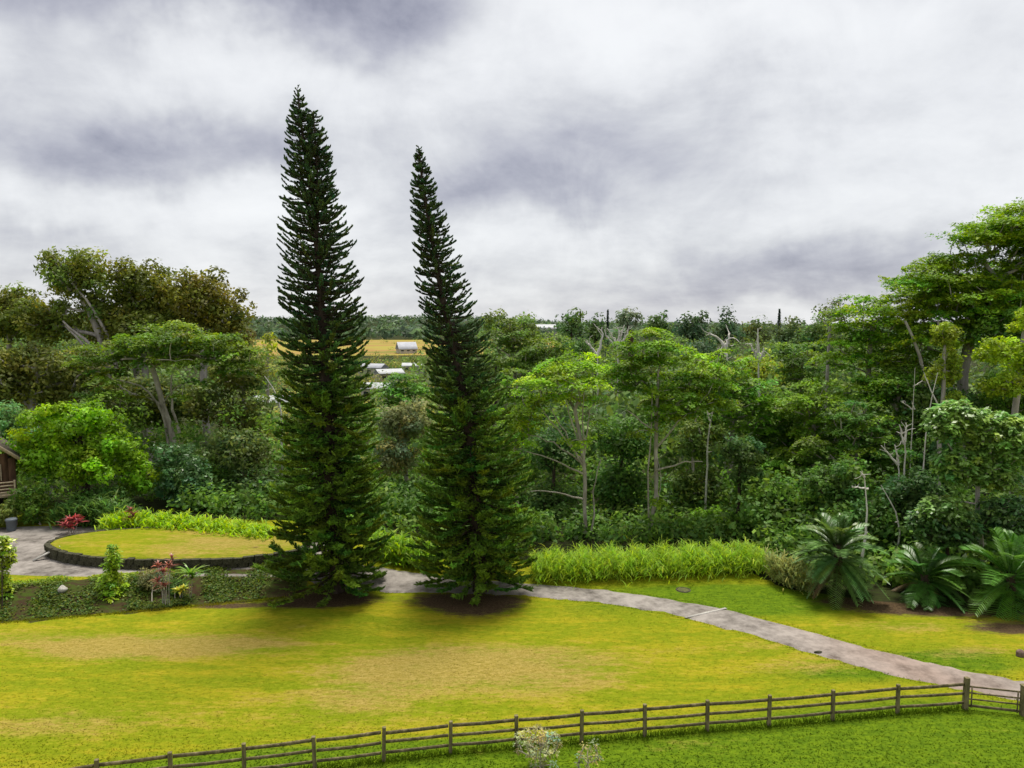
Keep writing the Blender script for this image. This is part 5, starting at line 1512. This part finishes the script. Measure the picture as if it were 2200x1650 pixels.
# ---- the three big palms at the right
def cycad(label, x, y, hgt, n_fr, flen, col, seed, trunk_h, group='big palms beside the woods'):
    rng = np.random.default_rng(seed)
    z0 = h(x, y)
    root = empty('feather_palm', (x, y, z0 - 0.05)); tag(root, label, 'palm', group)
    q = resample(np.array([(0, 0, 0), (0.05, 0, trunk_h * 0.5), (0, 0, trunk_h)]), 8)
    obj('trunk', [polyline_tube(q, 0.24 + 0.03 * np.sin(np.arange(8) * 2.0), 10)], M['bark_dark'], root, smooth=True)
    ga = 2.39996
    for f in range(n_fr):
        u = (f + 0.5) / n_fr
        az = f * ga + rng.normal() * 0.35
        el = math.radians(84 - 118 * u ** 0.85 + rng.normal() * 12)
        L_ = flen * (0.75 + 0.3 * math.sin(math.pi * min(1, u + 0.15)) + rng.normal() * 0.06)
        d = np.array([math.cos(az) * math.cos(el), math.sin(az) * math.cos(el), math.sin(el)])
        hz = np.array([math.cos(az), math.sin(az), 0])
        b = np.array([0, 0, trunk_h * (1 - 0.45 * u)]) + hz * 0.12
        t = np.linspace(0, 1, 9)[:, None]
        sag = (0.30 + 0.25 * u) * L_
        R = b + d * L_ * t - UP * sag * t ** 2.3
        parts = [polyline_tube(R, np.linspace(0.035, 0.008, 9), 4, np.array(col) * 1.3)]
        n = 30
        s = np.linspace(0.10, 0.99, n)
        pc = np.stack([np.interp(s, t[:, 0], R[:, k]) for k in range(3)], 1)
        tg = unit(np.stack([np.interp(s, t[:, 0], np.gradient(R[:, k])) for k in range(3)], 1))
        sd = unit(np.cross(tg, UP) + 1e-4)
        nrm = np.cross(sd, tg)
        tint = palette(col, 1, rng, 0.22, 0.12)
        if u > 0.8 and rng.random() < 0.45: tint = palette((0.10, 0.07, 0.035), 1, rng, 0.2, 0.1)     # dying fronds
        ll = flen * 0.24 * np.sin(np.pi * (0.12 + 0.80 * s)) ** 0.7
        for sg in (-1, 1):
            D_ = unit(sd * sg + tg * 0.75 + nrm * 0.42)
            parts.append(blades(pc, D_, ll, 0.072, np.repeat(tint, n, 0) * np.exp(rng.normal(size=(n, 1)) * 0.12), rng, 0.30, 2))
        obj('frond', parts, M['gloss_leaf'], root)
    return root


cycad('upright feather palm, leftmost of the three at the edge of the woods', 18.74, 41.13, 5.2, 62, 2.6, (0.060, 0.115, 0.026), 1, 3.2)
cycad('dark feather palm, middle of the three at the edge of the woods', 23.67, 40.92, 3.9, 36, 2.5, (0.040, 0.10, 0.014), 2, 1.5)
cycad('broad glossy feather palm, rightmost of the three, cut by the right edge', 27.63, 39.52, 4.2, 46, 3.5, (0.052, 0.135, 0.016), 3, 2.0)


# ---- ground cover on the bank in front of the turnaround, and by the fence
def ground_cover():
    rng = np.random.default_rng(15)
    n = 38000
    x = -31 + 19 * rng.random(n); yb = 37.4 + np.clip((x + 27) * 0.26, -2, 3.7)
    y = yb + 0.1 + 4.2 * rng.random(n)
    f = np.sin(x * 1.1 + 1) * np.sin(y * 1.4) + 0.6 * np.sin(x * 2.7 + y) + rng.normal(size=n) * 0.5
    k = (f > 0.25 - 0.5 * S(3.0, 4.2, y - yb)) & (x < -12.6)
    x, y = x[k], y[k]; n = len(x)
    C = np.c_[x, y, H(x, y) + 0.03 + rng.random(n) * (0.08 + 0.16 * np.clip(np.sin(x * 2.1 + 0.7 * y) * np.sin(y * 2.9 - x * 0.6), 0, 1))]
    # a brighter strip along the concrete
    top = S(3.2, 4.1, y - (37.4 + np.clip((x + 27) * 0.26, -2, 3.7)))[:, None]
    cl = palette((0.050, 0.075, 0.010), n, rng, 0.3, 0.2) * (1 - top) + palette((0.13, 0.18, 0.012), n, rng, 0.25, 0.15) * top
    o = obj('ground_cover', [leaves(C, UP + rng.normal(size=(n, 3)) * 0.5, 0.16, 0.1, cl, rng)], M['leaf'])
    tag(o, 'dark leafy ground cover creeping over the bank in front of the turnaround', 'ground cover', kind='stuff')


ground_cover()

# ---- timber rail fence


def fence():
    rng = np.random.default_rng(21)
    x0, y0 = POSTS[7]
    root = empty('rail_fence', (x0, y0, h(x0, y0))); tag(root, 'weathered wooden post and rail fence crossing the lower lawn', 'fence')
    org = np.array((x0, y0, h(x0, y0)))
    tops = []
    for i, (x, y) in enumerate(POSTS):
        z = h(x, y)
        last = i == len(POSTS) - 1
        hh = 1.22 + rng.normal() * 0.02 + (0.12 if last else 0)
        w = 0.135 if not last else 0.19
        dx = POSTS[min(i + 1, len(POSTS) - 1)][0] - POSTS[max(i - 1, 0)][0]; dy = POSTS[min(i + 1, len(POSTS) - 1)][1] - POSTS[max(i - 1, 0)][1]
        a = math.atan2(dy, dx)
        b = box(0, 0, hh / 2 - 0.1, w, w, hh + 0.2, 0, 0.018)
        V = b[0][0].copy()
        V[8:, :2] *= 0.97
        tilt = rng.normal(size=2) * 0.012
        V[:, 0] += V[:, 2] * tilt[0]; V[:, 1] += V[:, 2] * tilt[1]
        cap = np.r_[V[8:], [[V[8:, 0].mean(), V[8:, 1].mean(), hh + 0.025]]]
        c, s = math.cos(a), math.sin(a)
        def rot(P): return np.c_[P[:, 0] * c - P[:, 1] * s, P[:, 0] * s + P[:, 1] * c, P[:, 2]] + np.array((x, y, z)) - org
        i8 = np.arange(8)
        obj('post', [(rot(V), b[0][1], None), (rot(cap), np.stack([i8, (i8 + 1) % 8, np.full(8, 8)], 1), None)], M['fence_post'], root)
        tops.append((np.array((x, y, z)), np.array((-s, c, 0))))
    for i in range(len(POSTS) - 1):
        (a, na), (b, nb) = tops[i], tops[i + 1]
        d = unit(b - a)
        off = -na * 0.0
        for k, hz in enumerate((1.06, 0.68, 0.30)):
            e0, e1 = rng.normal(size=2) * 0.012
            sag = -0.012 - 0.012 * rng.random()
            p0 = a + d * 0.075 + np.array((0, 0, hz + e0)) - org; p1 = b - d * 0.075 + np.array((0, 0, hz + e1)) - org
            pm = (p0 + p1) / 2 + np.array((0, 0, sag)) + na * rng.normal() * 0.012
            w = 0.115 if k == 0 else 0.10
            o = obj('rail', [beam(p0, pm, w, 0.045), beam(pm, p1, w, 0.045)], M['fence_wood'], root)


fence()


def gate():
    a = np.array((*POSTS[-1], 0.0)); b = np.array((20.46, 28.15, 0.0))
    ng = np.array((22.41, 27.71, 0.0))
    gp = empty('gate_post', b); tag(gp, 'thick wooden gate post at the right edge of the picture', 'post')
    bx = box(0, 0, 0.58, 0.2, 0.2, 1.36, 0.1, 0.025)
    obj('shaft', bx[:1] + [(bx[1][0], bx[1][1], None)], M['fence_post'], gp)
    obj('cap', box(0, 0, 1.28, 0.23, 0.23, 0.045, 0.1, 0.02), M['fence_post'], gp)
    root = empty('field_gate', (a + b) / 2); tag(root, 'low wooden gate of thin rails between the end of the fence and the gate post', 'gate')
    m = (a + b) / 2
    d = unit(b - a); p0 = a + d * 0.13 - m; p1 = b - d * 0.13 - m
    for hz, w in ((1.0, 0.06), (0.74, 0.055), (0.48, 0.055), (0.20, 0.10)):
        obj('rail', [beam(p0 + UP * hz, p1 + UP * hz, w, 0.035)], M['fence_wood'], root)
    nrm = unit(np.cross(d, UP)) * 0.035
    for p in (p0 + d * 0.08, p1 - d * 0.08):
        obj('stile', [beam(p + nrm + UP * 0.14, p + nrm + d * 0.001 + UP * 1.05, 0.05, 0.03)], M['fence_wood'], root)


gate()

# ---- pale shrubs just below the camera
tree('silver_shrub', 'pale silvery leaved shrub in front of the fence at the bottom', 'shrub', 1.02, 24.6, [(0.97, 24.60, 0.97, 1.00, 0.73), (1.06, 24.40, 0.28, 0.57, 0.77)], (0.17, 0.175, 0.085), seed=91, rb=0.20, n_leaf=24, leaf=0.10, trunk_r=0.03, sep=1.45, style='rosette', hollow=0.1, hue=0.2, vary=0.3)
tree('silver_shrub', 'smaller pale shrub right of the silvery one at the bottom edge', 'shrub', 2.46, 23.9, [(2.60, 23.90, 0.70, 0.62, 0.85)], (0.16, 0.17, 0.08), seed=92, rb=0.20, n_leaf=22, leaf=0.10, trunk_r=0.03, sep=1.45, style='rosette', hollow=0.1, hue=0.2, vary=0.3)
